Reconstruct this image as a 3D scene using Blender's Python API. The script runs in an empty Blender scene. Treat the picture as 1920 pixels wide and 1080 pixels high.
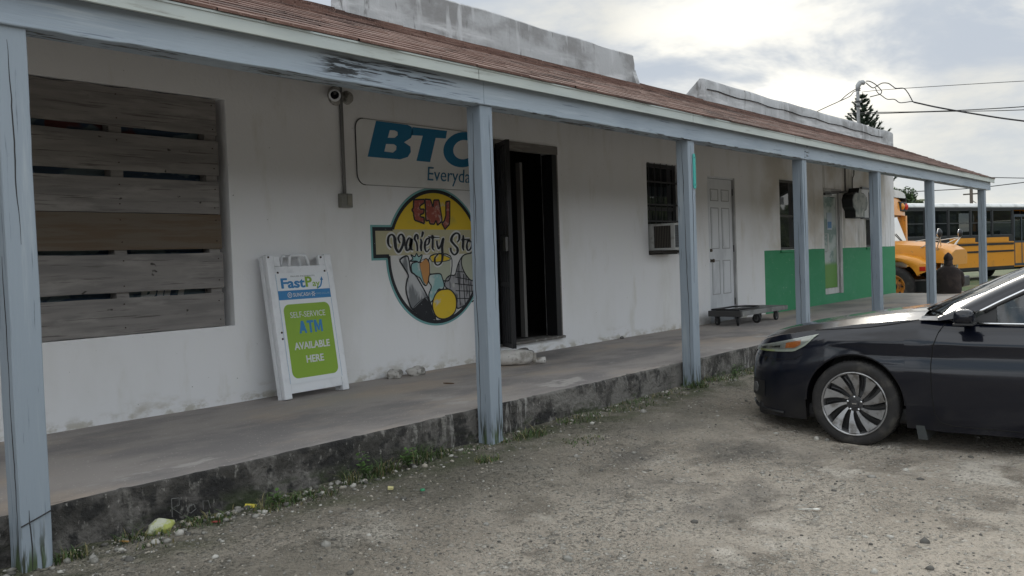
import bpy, bmesh, math, random
import numpy as np
from mathutils import Vector, Matrix, Euler, noise, geometry
SC = bpy.context.scene; COL = SC.collection; R = math.radians
random.seed(7); PI = math.pi
# ---------------------------------------------------------------- camera
CAMZ = 1.243
cd = bpy.data.cameras.new("camera"); cam = bpy.data.objects.new("camera", cd); COL.objects.link(cam)
cd.sensor_width = 36; cd.lens = 31.73; cd.clip_end = 2000; cd.clip_start = .05
cr, cu, cw = (.63147524, -.77457431, -.03568828), (.0465047, -.00811017, .99888515), (.77400021, .63243091, -.03089998)
cam.matrix_world = Matrix(((cr[0], cu[0], -cw[0], 0), (cr[1], cu[1], -cw[1], 0), (cr[2], cu[2], -cw[2], CAMZ), (0, 0, 0, 1)))
SC.camera = cam
# ---------------------------------------------------------------- light, sky, exposure
SUN_AZ, SUN_EL = R(64), R(24)          # bearing from +Y toward +X
sl = bpy.data.lights.new("sun", 'SUN'); sl.energy = .8; sl.angle = R(14); sl.color = (1, .93, .82)
sun = bpy.data.objects.new("sun", sl); COL.objects.link(sun)
sd = Vector((math.sin(SUN_AZ)*math.cos(SUN_EL), math.cos(SUN_AZ)*math.cos(SUN_EL), math.sin(SUN_EL)))
sun.rotation_euler = sd.to_track_quat('Z', 'Y').to_euler(); sun.location = sd*60
SC.view_settings.view_transform = 'Standard'; SC.view_settings.look = 'None'
SC.view_settings.exposure = .88; SC.view_settings.gamma = 1
world = bpy.data.worlds.new("World"); SC.world = world; world.use_nodes = True
wt = world.node_tree; wt.nodes.clear()
def N(nt, typ, **kw):
    n = nt.nodes.new(typ)
    for k, v in kw.items():
        if k.startswith('i_'):
            n.inputs[int(k[2:])].default_value = v
        else: setattr(n, k, v)
    return n
def L(nt, a, b): nt.links.new(a, b)
def mth(nt, op, a, b=None, clamp=False):
    n = nt.nodes.new('ShaderNodeMath'); n.operation = op; n.use_clamp = clamp
    for i, v in enumerate((a, b)):
        if v is None: continue
        if isinstance(v, (int, float)): n.inputs[i].default_value = v
        else: nt.links.new(v, n.inputs[i])
    return n.outputs[0]
def mixc(nt, f, a, b, mode='MIX'):
    n = nt.nodes.new('ShaderNodeMix'); n.data_type = 'RGBA'; n.blend_type = mode
    for idx, v in ((0, f), (6, a), (7, b)):
        if isinstance(v, (int, float)): n.inputs[idx].default_value = v
        elif isinstance(v, tuple): n.inputs[idx].default_value = (v+(1,))[:4]
        else: nt.links.new(v, n.inputs[idx])
    return n.outputs[2]
def ramp(nt, f, lo, hi, a=0., b=1.):
    n = nt.nodes.new('ShaderNodeMapRange'); n.interpolation_type = 'SMOOTHSTEP'
    nt.links.new(f, n.inputs[0]); n.inputs[1].default_value = lo; n.inputs[2].default_value = hi
    n.inputs[3].default_value = a; n.inputs[4].default_value = b
    return n.outputs[0]
def nz(nt, vec, scale, detail=4, rough=.55, dist=0.):
    n = nt.nodes.new('ShaderNodeTexNoise'); n.inputs['Scale'].default_value = scale
    n.inputs['Detail'].default_value = detail; n.inputs['Roughness'].default_value = rough
    n.inputs['Distortion'].default_value = dist
    nt.links.new(vec, n.inputs['Vector']); return n.outputs[0]
def vmul(nt, vec, s, off=(0, 0, 0)):
    n = nt.nodes.new('ShaderNodeVectorMath'); n.operation = 'MULTIPLY_ADD'
    nt.links.new(vec, n.inputs[0]); n.inputs[1].default_value = s; n.inputs[2].default_value = off
    return n.outputs[0]
def build_world():
    nt = wt
    sky = N(nt, 'ShaderNodeTexSky', sky_type='NISHITA', sun_disc=False)
    sky.sun_elevation = SUN_EL; sky.sun_rotation = SUN_AZ; sky.air_density = 1.0; sky.dust_density = 1.6
    skyc = mixc(nt, 1.0, sky.outputs[0], (.105, .105, .105), 'MULTIPLY')
    tc = N(nt, 'ShaderNodeTexCoord'); v = tc.outputs['Generated']
    sp = N(nt, 'ShaderNodeSeparateXYZ'); L(nt, v, sp.inputs[0])
    zz = mth(nt, 'ADD', mth(nt, 'MAXIMUM', sp.outputs[2], 0.), .24)
    cb = N(nt, 'ShaderNodeCombineXYZ')
    L(nt, mth(nt, 'DIVIDE', sp.outputs[0], zz), cb.inputs[0]); L(nt, mth(nt, 'DIVIDE', sp.outputs[1], zz), cb.inputs[1])
    pv = vmul(nt, cb.outputs[0], (1, 1, 1), CLOUD_OFF)
    n1 = nz(nt, pv, .85, 7, .58, .25); n2 = nz(nt, vmul(nt, pv, (1, 1, 1), (7.3, 2.1, 0)), 1.7, 6, .6, .3)
    n3 = nz(nt, vmul(nt, pv, (1, 1, 1), (1.3, 9.1, 4)), .4, 3, .5)
    dt = N(nt, 'ShaderNodeVectorMath', operation='DOT_PRODUCT'); L(nt, v, dt.inputs[0]); dt.inputs[1].default_value = tuple(GLOW)
    glow = ramp(nt, dt.outputs['Value'], .983, 1.0); glow2 = ramp(nt, dt.outputs['Value'], -.6, .97)
    back = ramp(nt, dt.outputs['Value'], .55, -.1, 0., 1.); zen = ramp(nt, sp.outputs[2], .38, .7)
    cover = ramp(nt, mth(nt, 'ADD', n1, mth(nt, 'MULTIPLY', n3, .35)), .52, .68)
    # cloud radiance: raised behind the camera and overhead, bright where thin near the sun
    base = mixc(nt, mth(nt, 'MAXIMUM', back, zen), (.30, .33, .37), (1.01, 1.055, 1.10))
    thin = ramp(nt, n2, .40, .66)
    db = N(nt, 'ShaderNodeVectorMath', operation='DOT_PRODUCT'); L(nt, v, db.inputs[0]); db.inputs[1].default_value = BAND
    band = ramp(nt, mth(nt, 'ABSOLUTE', mth(nt, 'ADD', db.outputs['Value'], mth(nt, 'MULTIPLY', mth(nt, 'SUBTRACT', n1, .5), .10))), 0., .045, 1., 0.)
    band = mth(nt, 'MULTIPLY', band, ramp(nt, dt.outputs['Value'], .86, .97))
    warm = mixc(nt, glow, (.50, .485, .435), (.62, .61, .57))
    lit = mixc(nt, mth(nt, 'MULTIPLY', thin, mth(nt, 'ADD', mth(nt, 'MULTIPLY', glow, .25), .75)), base, warm)
    hz = ramp(nt, sp.outputs[2], .0, .20, 1., 0.)
    lit = mixc(nt, mth(nt, 'MULTIPLY', hz, .6), lit, mixc(nt, glow2, (.86, .90, .95), (.46, .462, .425)))
    col = mixc(nt, cover, mixc(nt, .75, skyc, (.35, .43, .50)), lit)
    f = mth(nt, 'MAXIMUM', mth(nt, 'MULTIPLY', glow, ramp(nt, n2, .34, .60)), mth(nt, 'MULTIPLY', band, ramp(nt, n2, .40, .64, 0., .8)))
    col = mixc(nt, mth(nt, 'MULTIPLY', f, .9), col, (.66, .635, .565))
    bg = N(nt, 'ShaderNodeBackground'); L(nt, col, bg.inputs[0]); bg.inputs[1].default_value = SKYSTR
    out = N(nt, 'ShaderNodeOutputWorld'); L(nt, bg.outputs[0], out.inputs[0])
CLOUD_OFF = (1.1, 5.2, 0.); GLOW = Vector((.9025, .3835, .197)).normalized(); BAND = (0.2193, -0.0568, -0.9740); SKYSTR = 1.0
build_world()
# ---------------------------------------------------------------- materials
MATS = {}
def mat(name, col, rough=.6, metal=0., layers=(), bump=None, spec=.5, coord='Object', coat=0., rlayer=None):
    """layers: (colour, scale xyz, lo, hi, detail[, window]) noise-masked layers of colour. bump: (scale xyz, strength, detail)"""
    if name in MATS: return MATS[name]
    m = bpy.data.materials.new(name); m.use_nodes = True; nt = m.node_tree
    p = nt.nodes['Principled BSDF']; p.inputs['Roughness'].default_value = rough; p.inputs['Metallic'].default_value = metal
    p.inputs['Specular IOR Level'].default_value = spec; p.inputs['Coat Weight'].default_value = coat
    p.inputs['Coat Roughness'].default_value = .06
    v = N(nt, 'ShaderNodeTexCoord').outputs[coord]; c = tuple(col)
    for i, ly in enumerate(layers):
        lc, s, lo, hi, dtl = ly[:5]
        f = ramp(nt, nz(nt, vmul(nt, v, s, (i*3.7, i*1.3, i*5.1)), 1., dtl, .6), lo, hi)
        vw = v
        if len(ly) > 6:       # a hand-painted, slightly wavering edge
            wn = N(nt, 'ShaderNodeTexNoise'); wn.inputs['Scale'].default_value = 2.3; wn.inputs['Detail'].default_value = 5; L(nt, v, wn.inputs['Vector'])
            vw = N(nt, 'ShaderNodeVectorMath', operation='MULTIPLY_ADD'); L(nt, wn.outputs[1], vw.inputs[0]); vw.inputs[1].default_value = (ly[6],)*3; L(nt, v, vw.inputs[2]); vw = vw.outputs[0]
        if len(ly) > 5 and ly[5]: f = mth(nt, 'MULTIPLY', f, window(nt, vw, ly[5]))
        c = mixc(nt, f, c, lc)
    if isinstance(c, tuple): p.inputs['Base Color'].default_value = (c+(1,))[:4]
    else: L(nt, c, p.inputs['Base Color'])
    if bump:
        b = N(nt, 'ShaderNodeBump'); b.inputs['Strength'].default_value = bump[1]; b.inputs['Distance'].default_value = bump[3] if len(bump) > 3 else .01
        L(nt, nz(nt, vmul(nt, v, bump[0]), 1., bump[2], .6), b.inputs['Height']); L(nt, b.outputs[0], p.inputs['Normal'])
    if rlayer:
        L(nt, ramp(nt, nz(nt, vmul(nt, v, rlayer[0]), 1., 4), .35, .65, rlayer[1], rlayer[2]), p.inputs['Roughness'])
    MATS[name] = m; return m
def window(nt, v, w):
    """soft box mask in object space: (axis, lo0, lo1, hi1, hi0) tuples"""
    sp = N(nt, 'ShaderNodeSeparateXYZ'); L(nt, v, sp.inputs[0]); f = 1.
    for ax, a, b, c, d in w:
        o = sp.outputs[ax]; up = ramp(nt, o, a, b); dn = ramp(nt, o, c, d, 1., 0.)
        g = mth(nt, 'MULTIPLY', up, dn); f = g if f == 1. else mth(nt, 'MULTIPLY', f, g)
    return f
def glass_mat(name, tint, trans=.6, rough=.02):
    if name in MATS: return MATS[name]
    m = bpy.data.materials.new(name); m.use_nodes = True; nt = m.node_tree; nt.nodes.clear()
    o = N(nt, 'ShaderNodeOutputMaterial'); t = N(nt, 'ShaderNodeBsdfTransparent'); g = N(nt, 'ShaderNodeBsdfGlossy')
    d = N(nt, 'ShaderNodeBsdfDiffuse'); d.inputs[0].default_value = (.02, .025, .03, 1)
    t.inputs[0].default_value = tint+(1,); g.inputs['Roughness'].default_value = rough
    m1 = N(nt, 'ShaderNodeMixShader'); m1.inputs[0].default_value = trans; L(nt, d.outputs[0], m1.inputs[1]); L(nt, t.outputs[0], m1.inputs[2])
    f = N(nt, 'ShaderNodeFresnel'); f.inputs[0].default_value = 1.5
    m2 = N(nt, 'ShaderNodeMixShader'); L(nt, mth(nt, 'ADD', mth(nt, 'MULTIPLY', f.outputs[0], 1.1), .03, True), m2.inputs[0])
    L(nt, m1.outputs[0], m2.inputs[1]); L(nt, g.outputs[0], m2.inputs[2]); L(nt, m2.outputs[0], o.inputs[0])
    MATS[name] = m; return m
# ---------------------------------------------------------------- object helpers
def tag(o, label=None, cat=None, group=None, kind=None):
    if label: o['label'] = label
    if cat: o['category'] = cat
    if group: o['group'] = group
    if kind: o['kind'] = kind
    return o
def thing(name, label, cat, loc=(0, 0, 0), rz=0., group=None):
    o = bpy.data.objects.new(name, None); COL.objects.link(o); o.location = loc; o.rotation_euler = (0, 0, rz)
    o.empty_display_size = .2
    return tag(o, label, cat, group)
def wmat(o):
    m = Matrix.LocRotScale(o.location, o.rotation_euler, o.scale)
    return (wmat(o.parent) @ o.matrix_parent_inverse @ m) if o.parent else m
def link(name, me, parent=None, smooth=False, inv=False):
    o = bpy.data.objects.new(name, me); COL.objects.link(o)
    if parent is not None:
        o.parent = parent
        if inv:
            o.matrix_parent_inverse = wmat(parent).inverted()
    if smooth:
        for p in me.polygons: p.use_smooth = True
    return o
class MB:
    def __init__(s): s.bm = bmesh.new(); s.mi = 0
    def _f(s, n0):
        s.bm.faces.ensure_lookup_table()
        for f in s.bm.faces[n0:]: f.material_index = s.mi
    def box(s, a, b, bev=0., rot=None, org=None):
        n0 = len(s.bm.faces); r = bmesh.ops.create_cube(s.bm, size=1); vs = r['verts']
        c = (Vector(a)+Vector(b))/2; d = Vector(b)-Vector(a)
        for v in vs: v.co = Vector((v.co.x*d.x, v.co.y*d.y, v.co.z*d.z))+c
        if bev:
            es = {e for v in vs for e in v.link_edges}
            rr = bmesh.ops.bevel(s.bm, geom=list(es), offset=bev, segments=2, affect='EDGES', profile=.5)
            vs = list({v for f in rr['faces'] for v in f.verts} | {v for v in vs if v.is_valid})
        if rot is not None:
            o = Vector(org) if org is not None else c
            for v in vs: v.co = rot @ (v.co-o)+o
        s._f(n0); return s
    def tube(s, pts, r, n=8, cap=True, closed=False):
        n0 = len(s.bm.faces); P = [Vector(p) for p in pts]; m = len(P)
        rs = r if isinstance(r, (list, tuple)) else [r]*m; rings = []; up = None
        for i, p in enumerate(P):
            a = P[i-1] if (i > 0 or closed) else p; b = P[(i+1) % m] if (i < m-1 or closed) else p
            t = (b-a).normalized() if (b-a).length > 1e-9 else Vector((0, 0, 1))
            if up is None: up = Vector((0, 0, 1)) if abs(t.z) < .9 else Vector((1, 0, 0))
            x = t.cross(up)
            if x.length < 1e-6: x = t.cross(Vector((1, .3, 0)))
            x.normalize(); y = x.cross(t); up = y
            rings.append([s.bm.verts.new(p+(x*math.cos(2*PI*k/n)+y*math.sin(2*PI*k/n))*rs[i]) for k in range(n)])
        for i in range(m if closed else m-1):
            A, B = rings[i], rings[(i+1) % m]
            for k in range(n): s.bm.faces.new((A[k], A[(k+1) % n], B[(k+1) % n], B[k]))
        if cap and not closed: s.bm.faces.new(rings[0]); s.bm.faces.new(rings[-1][::-1])
        s._f(n0); return s
    def lathe(s, prof, c=(0, 0, 0), ax='Z', n=24, closed=False, cap=True):
        """prof: (r, h) list revolved about axis through c"""
        n0 = len(s.bm.faces); c = Vector(c); rings = []
        for r_, h in prof:
            ring = []
            for k in range(n):
                a = 2*PI*k/n; p = (r_*math.cos(a), r_*math.sin(a), h)
                if ax == 'Y': p = (p[0], p[2], p[1])
                if ax == 'X': p = (p[2], p[0], p[1])
                ring.append(s.bm.verts.new(c+Vector(p)))
            rings.append(ring)
        m = len(rings)
        for i in range(m if closed else m-1):
            A, B = rings[i], rings[(i+1) % m]
            for k in range(n): s.bm.faces.new((A[k], A[(k+1) % n], B[(k+1) % n], B[k]))
        if not closed and cap:
            for rg in (rings[0], rings[-1]):
                if (rg[0].co-rg[n//2].co).length > 1e-5: s.bm.faces.new(rg)
        s._f(n0); return s
    def prism(s, poly, d0, d1, ax='Y'):
        """extrude 2-D polygon; ax Y: poly=(x,z) between y d0..d1; ax Z: (x,y); ax X: (y,z)"""
        n0 = len(s.bm.faces)
        f = {'Y': lambda p, d: (p[0], d, p[1]), 'Z': lambda p, d: (p[0], p[1], d), 'X': lambda p, d: (d, p[0], p[1])}[ax]
        A = [s.bm.verts.new(f(p, d0)) for p in poly]; B = [s.bm.verts.new(f(p, d1)) for p in poly]; n = len(poly)
        tris = geometry.tessellate_polygon([[Vector((p[0], p[1], 0)) for p in poly]])
        for t in tris:
            try: s.bm.faces.new([A[i] for i in t]); s.bm.faces.new([B[i] for i in t][::-1])
            except ValueError: pass
        for k in range(n): s.bm.faces.new((A[k], A[(k+1) % n], B[(k+1) % n], B[k]))
        s._f(n0); return s
    def prismh(s, loops, d0, d1):
        n0 = len(s.bm.faces); A = [[s.bm.verts.new((p[0], d0, p[1])) for p in lp] for lp in loops]; B = [[s.bm.verts.new((p[0], d1, p[1])) for p in lp] for lp in loops]
        fa = [v for l in A for v in l]; fb = [v for l in B for v in l]
        for t in geometry.tessellate_polygon([[Vector((p[0], p[1], 0)) for p in lp] for lp in loops]):
            s.bm.faces.new([fa[i] for i in t]); s.bm.faces.new([fb[i] for i in t][::-1])
        for la, lb in zip(A, B):
            for k in range(len(la)): s.bm.faces.new((la[k], la[(k+1) % len(la)], lb[(k+1) % len(la)], lb[k]))
        s._f(n0); return s
    def grid(s, pts, flip=False, closeu=False):
        n0 = len(s.bm.faces); V = [[s.bm.verts.new(p) for p in row] for row in pts]
        for i in range(len(V)-1+(1 if closeu else 0)):
            a, b = V[i], V[(i+1) % len(V)]
            for j in range(len(a)-1):
                q = (a[j], a[j+1], b[j+1], b[j])
                if len({tuple(v.co) for v in q}) < 3: continue
                try: s.bm.faces.new(q[::-1] if flip else q)
                except ValueError: pass
        s._f(n0); return s
    def quad(s, pts):
        n0 = len(s.bm.faces); s.bm.faces.new([s.bm.verts.new(p) for p in pts]); s._f(n0); return s
    def blob(s, c, r, sub=2, jit=.15, seed=0, sc=(1, 1, 1)):
        n0 = len(s.bm.faces); rr = bmesh.ops.create_icosphere(s.bm, subdivisions=sub, radius=1); c = Vector(c)
        for v in rr['verts']:
            k = 1+jit*2*noise.noise(v.co*1.3+Vector((seed*3.1, seed, 0)))+jit*.6*noise.noise(v.co*3.7+Vector((seed, 2*seed, 5)))
            v.co = Vector((v.co.x*r*sc[0]*k, v.co.y*r*sc[1]*k, v.co.z*r*sc[2]*k))+c
        s._f(n0); return s
    def obj(s, name, m, parent=None, smooth=False, norm=True, dedupe=0., inv=False):
        if dedupe: bmesh.ops.remove_doubles(s.bm, verts=s.bm.verts, dist=dedupe)
        if norm: bmesh.ops.recalc_face_normals(s.bm, faces=s.bm.faces)
        me = bpy.data.meshes.new(name); s.bm.to_mesh(me); s.bm.free()
        for x in (m if isinstance(m, (list, tuple)) else [m]): me.materials.append(x)
        return link(name, me, parent, smooth, inv)
def autosmooth(o, ang=35):
    me = o.data
    for p in me.polygons: p.use_smooth = True
    bm = bmesh.new(); bm.from_mesh(me); a = R(ang)
    for e in bm.edges:
        if len(e.link_faces) == 2 and e.calc_face_angle(0) > a: e.smooth = False
    bm.to_mesh(me); bm.free(); return o
def text_obj(name, body, size, m, parent=None, bold=0., shear=0., ext=.002, sx=1., loc=(0, 0, 0), rot=(R(90), 0, 0), space=1., font_align='LEFT', width=None, height=None, inv=False):
    """lettering mesh; stands in the XZ plane facing -Y; width/height fit it to a box from its lower-left corner"""
    cu_ = bpy.data.curves.new(name, 'FONT'); cu_.body = body; cu_.size = size; cu_.offset = bold; cu_.shear = shear
    cu_.extrude = ext; cu_.space_character = space; cu_.resolution_u = 3
    t = bpy.data.objects.new('tmp', cu_); COL.objects.link(t)
    bpy.context.view_layer.update()
    me = bpy.data.meshes.new_from_object(t.evaluated_get(bpy.context.evaluated_depsgraph_get()))
    bpy.data.objects.remove(t); bpy.data.curves.remove(cu_)
    co = np.array([v.co[:] for v in me.vertices]); mn, mx = co.min(0), co.max(0)
    kx = (width/(mx[0]-mn[0])) if width else sx; ky = (height/(mx[1]-mn[1])) if height else 1.
    Mr = Matrix.Translation(loc) @ Euler(rot).to_matrix().to_4x4()
    for v in me.vertices: v.co = Mr @ Vector(((v.co.x-mn[0])*kx, (v.co.y-mn[1])*ky, v.co.z))
    me.materials.clear(); me.materials.append(m); me.name = name
    return link(name, me, parent, inv=inv)
def copy_tree(o, parent=None):
    c = o.copy(); COL.objects.link(c); c.parent = parent
    for ch in list(o.children): copy_tree(ch, c)
    return c
def gz(x, y):
    """height of the gravel lot: drops gently away from the kerb"""
    t = min(max((3.8-y)/1.7, 0.), 1.); h = -.168*(t*t*(3-2*t))
    if y > 4.2 or x > 21: 
        k = min(max((x-20.6)/1.2, 0.), 1.); h = h*(1-k)-.2*k
    return h
# ================================================================ materials of the place
WHITE = (.78, .785, .80)
plaster = mat('plaster', WHITE, .85, layers=[
    ((.71, .71, .70), (1.1, 1.1, .5), .45, .75, 5),
    ((.78, .79, .79), (3, 3, 1.2), .55, .75, 4),
    ((.58, .55, .50), (.8, .8, .8), .40, .62, 4, [(0, 12.9, 14.5, 25, 26), (2, 1.2, 1.3, 4, 5)]),
    ((.40, .40, .37), (7, 7, .9), .50, .72, 6, [(0, 15.5, 17, 25, 26), (2, 1.0, 1.1, 4, 5)]),
    ((.58, .56, .52), (4, 4, 9), .50, .70, 5, [(2, .1, .18, .26, .42)]),
    ((.68, .675, .65), (5, 5, 1.3), .54, .76, 6), ((.50, .48, .43), (7, 7, 12), .46, .62, 5, [(2, .1, .15, .235, .32)]),
    ((.042, .26, .12), (1, 1, 1), -.2, -.1, 1, [(0, 13.870, 13.878, 25, 26), (2, -1, -.9, 1.256, 1.264)], .022),
    ((.060, .28, .145), (1.5, 1.5, 2.2), .45, .65, 5, [(0, 13.89, 13.93, 25, 26), (2, -1, -.9, 1.21, 1.24)]),
    ((.30, .42, .33), (14, 14, 24), .68, .74, 3, [(0, 13.87, 13.9, 25, 26), (2, -1, -.9, 1.1, 1.24)]),
    ((.30, .30, .28), (26, 26, 26), .73, .77, 3)],
    bump=((34, 34, 34), .35, 5, .006))
paint = mat('blue_paint', (0.262, 0.308, 0.354), .62, layers=[
    ((0.198, 0.242, 0.29), (2.2, 2.2, .7), .4, .7, 4), ((0.339, 0.383, 0.418), (16, 16, 1.0), .55, .75, 5),
    ((0.113, 0.142, 0.171), (60, 60, 2.0), .62, .70, 5), ((0.0248, 0.0284, 0.0319), (70, 70, 2.6), .70, .73, 4),
    ((0.0354, 0.0425, 0.0284), (34, 34, 3.2), .50, .60, 5, [(2, -.3, -.2, .06, .26)]),
    ((0.0566, 0.0853, 0.0354), (26, 26, 3.0), .52, .60, 3, [(2, -.3, -.25, .03, .14)])],
    bump=((55, 55, 3), .5, 5, .006))
beampaint = mat('beam_paint', (0.338, 0.394, 0.449), .62, layers=[
    ((0.262, 0.314, 0.373), (.7, 2, 2.2), .4, .7, 4), ((0.424, 0.475, 0.516), (1.0, 10, 18), .55, .75, 5),
    ((0.144, 0.177, 0.221), (1.6, 50, 55), .60, .68, 5), ((0.0254, 0.0297, 0.0338), (2.6, 60, 70), .70, .73, 4),
    ((0.0153, 0.017, 0.0186), (7, 30, 75), .44, .52, 5, [(0, 3.22, 3.34, 3.46, 3.72), (2, 2.30, 2.33, 2.40, 2.46)]),
    ((0.0254, 0.0297, 0.0338), (3.5, 30, 80), .52, .59, 5, [(0, 3.1, 3.4, 4.1, 4.6), (2, 2.30, 2.33, 2.42, 2.46)]),
    ((0.0254, 0.0254, 0.0254), (9, 30, 40), .52, .60, 5, [(0, 10.28, 10.29, 10.34, 10.48)]),
    ((0.0508, 0.0509, 0.0466), (5, 30, 30), .52, .6, 5, [(2, 2.2, 2.28, 2.292, 2.305)])],
    bump=((2.6, 50, 55), .6, 5, .006))
fasciam = mat('fascia_paint', (0.476, 0.51, 0.476), .5, layers=[((0.383, 0.425, 0.416), (.6, 2, 3), .4, .7, 4), ((0.272, 0.281, 0.255), (3, 20, 30), .60, .75, 5)])
shingle = mat('shingle', (0.118, 0.0628, 0.0478), .95, layers=[
    ((0.179, 0.105, 0.0832), (3.2, 7.5, 7.5), .42, .62, 3), ((0.0581, 0.0318, 0.0254), (.9, 2.6, 2.6), .48, .66, 5),
    ((0.234, 0.159, 0.132), (80, 80, 80), .58, .70, 2)], bump=((120, 120, 120), .8, 3, .004))
concr = mat('weathered_concrete', (0.401, 0.411, 0.42), .9, layers=[
    ((0.238, 0.238, 0.238), (1.4, 1.4, 2.2), .42, .62, 6), ((0.573, 0.582, 0.592), (1.1, 3, 7), .45, .65, 5, [(2, 3.2, 3.3, 3.50, 3.60)]),
    ((0.153, 0.153, 0.148), (9, 9, 2.2), .60, .72, 5), ((0.477, 0.486, 0.497), (5, 5, 1.0), .52, .66, 4)], bump=((24, 24, 24), .5, 6, .012))
slabtop = mat('slab_top', (0.372, 0.336, 0.31), .9, layers=[
    ((0.244, 0.226, 0.217), (.9, 1.6, 1), .40, .62, 6), ((0.44, 0.364, 0.3), (.7, 1.3, 1), .50, .68, 5),
    ((0.433, 0.404, 0.378), (1.6, 3.4, 1), .60, .67, 6, [(1, 4.1, 4.2, 4.6, 5.0)]), ((0.137, 0.131, 0.121), (2.5, 7, 1), .60, .72, 6, [(1, 3.9, 4.0, 4.18, 4.34)]),
    ((0.587, 0.538, 0.484), (60, 60, 60), .66, .74, 2)], bump=((36, 36, 36), .5, 6, .006))
kerbm = mat('kerb_face', (0.0528, 0.0493, 0.0441), .95, layers=[
    ((0.132, 0.123, 0.113), (5, 5, 4), .42, .58, 7), ((0.0194, 0.0185, 0.018), (2.6, 2.6, 5), .50, .62, 6), ((0.211, 0.202, 0.184), (11, 11, 6), .55, .64, 7),
    ((0.0264, 0.0255, 0.0243), (14, 14, 10), .50, .66, 6), ((0.264, 0.251, 0.23), (38, 38, 26), .62, .72, 4),
    ((0.282, 0.273, 0.257), (16, 16, 1.8), .60, .70, 5, [(0, 3.8, 4.6, 25, 26)]), ((0.167, 0.158, 0.144), (3, 3, 3), .44, .58, 6, [(0, 5.0, 5.3, 8.6, 9)]),
    ((0.0352, 0.0458, 0.0198), (3, 3, 7), .50, .62, 5, [(2, -.3, -.2, .02, .12)])], bump=((26, 26, 26), 1., 7, .03))
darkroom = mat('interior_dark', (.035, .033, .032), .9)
blackmetal = mat('black_metal', (.018, .018, .02), .45, .3)
greywood = mat('grey_wood', (0.23, 0.216, 0.205), .85, layers=[
    ((0.169, 0.159, 0.154), (1.3, 6, 16), .40, .64, 6), ((0.277, 0.262, 0.246), (2, 8, 9), .50, .70, 5), ((0.113, 0.102, 0.0976), (2.2, 20, 70), .58, .66, 4), ((0.0512, 0.0461, 0.041), (9, 9, 11), .70, .735, 2), ((0.0512, 0.0461, 0.041), (10, 20, 18), .73, .76, 3),
    ((0.131, 0.107, 0.082), (1, 1, 1), -.2, -.1, 1, [(2, .588, .590, .849, .851)]), ((0.118, 0.0845, 0.0564), (2, 6, 24), .45, .62, 5, [(2, .588, .590, .849, .851)])],
    bump=((3, 10, 60), .5, 5, .004))
framewood = mat('frame_wood', (.16, .15, .14), .85, layers=[((.26, .25, .23), (3, 30, 30), .5, .7, 5)])
whitepaint = mat('white_paint', (.66, .68, .71), .5, layers=[((.52, .54, .57), (3, 3, 1.4), .45, .7, 5)])
whiteplastic = mat('white_plastic', (.76, .78, .81), .45, layers=[((.62, .64, .67), (6, 6, 6), .5, .75, 5)])
alu = mat('door_aluminium', (.60, .61, .61), .4, .1, layers=[((.38, .38, .36), (5, 5, 2), .5, .7, 5)])
darkglass = glass_mat('dark_glass', (.30, .34, .35), .5)
clearglass = glass_mat('clear_glass', (.72, .78, .78), .9)
# ================================================================ the building
BX = (8., 10.8, 0.)
bld = thing('store_building', 'long single-storey white store with a shingled porch roof and green-painted right end', 'building', BX)
YW, TH, SLAB = 6.05, .2, .2225
def wall_holes(x0, x1, z0, z1, y0, y1, holes):
    m = MB(); xs = sorted({x0, x1}|{h[0] for h in holes}|{h[1] for h in holes}); zs = sorted({z0, z1}|{h[2] for h in holes}|{h[3] for h in holes})
    def hole(a, b): return any(h[0] < a < h[1] and h[2] < b < h[3] for h in holes)
    G = {(i, j): not hole((xs[i]+xs[i+1])/2, (zs[j]+zs[j+1])/2) for i in range(len(xs)-1) for j in range(len(zs)-1)}
    for (i, j), on in G.items():
        if not on: continue
        a, b, c, d = xs[i], xs[i+1], zs[j], zs[j+1]
        m.quad([(a, y0, c), (b, y0, c), (b, y0, d), (a, y0, d)]); m.quad([(a, y1, c), (a, y1, d), (b, y1, d), (b, y1, c)])
        if not G.get((i-1, j)): m.quad([(a, y0, c), (a, y0, d), (a, y1, d), (a, y1, c)])
        if not G.get((i+1, j)): m.quad([(b, y0, c), (b, y1, c), (b, y1, d), (b, y0, d)])
        if not G.get((i, j-1)): m.quad([(a, y0, c), (a, y1, c), (b, y1, c), (b, y0, c)])
        if not G.get((i, j+1)): m.quad([(a, y0, d), (b, y0, d), (b, y1, d), (a, y1, d)])
    return m
W1 = (2.45, 4.02, .817, 2.548); D1 = (7.15, 8.25, .367, 2.49); W2 = (10.245, 11.15, 1.246, 2.46); D2 = (11.94, 12.83, .224, 2.362)
W3 = (14.53, 15.5, 1.256, 2.445); D3 = (16.54, 17.47, .39, 2.365); W4 = (18.89, 19.7, 1.252, 2.392)
wall_holes(-6, 20.82, -.1, 3.42, YW, YW+TH, [W1, D1, W2, D2, W3, D3, W4]).obj('front_wall', plaster, bld, inv=True, dedupe=.0001)
m = MB(); m.box((20.62, YW+TH, -.3), (20.82, 15.5, 3.42)); m.obj('side_wall', plaster, bld, inv=True)
m = MB(); m.box((-6, YW+TH, -.3), (-5.8, 15.5, 3.42)); m.obj('side_wall', plaster, bld, inv=True)
m = MB(); m.box((-5.8, 15.3, -.3), (20.62, 15.5, 3.42)); m.obj('back_wall', plaster, bld, inv=True)
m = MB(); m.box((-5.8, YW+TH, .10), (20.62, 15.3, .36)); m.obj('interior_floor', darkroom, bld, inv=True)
m = MB(); m.box((-5.8, YW+TH, 3.20), (20.62, 15.3, 3.36)); m.obj('flat_roof', concr, bld, inv=True)
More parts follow.
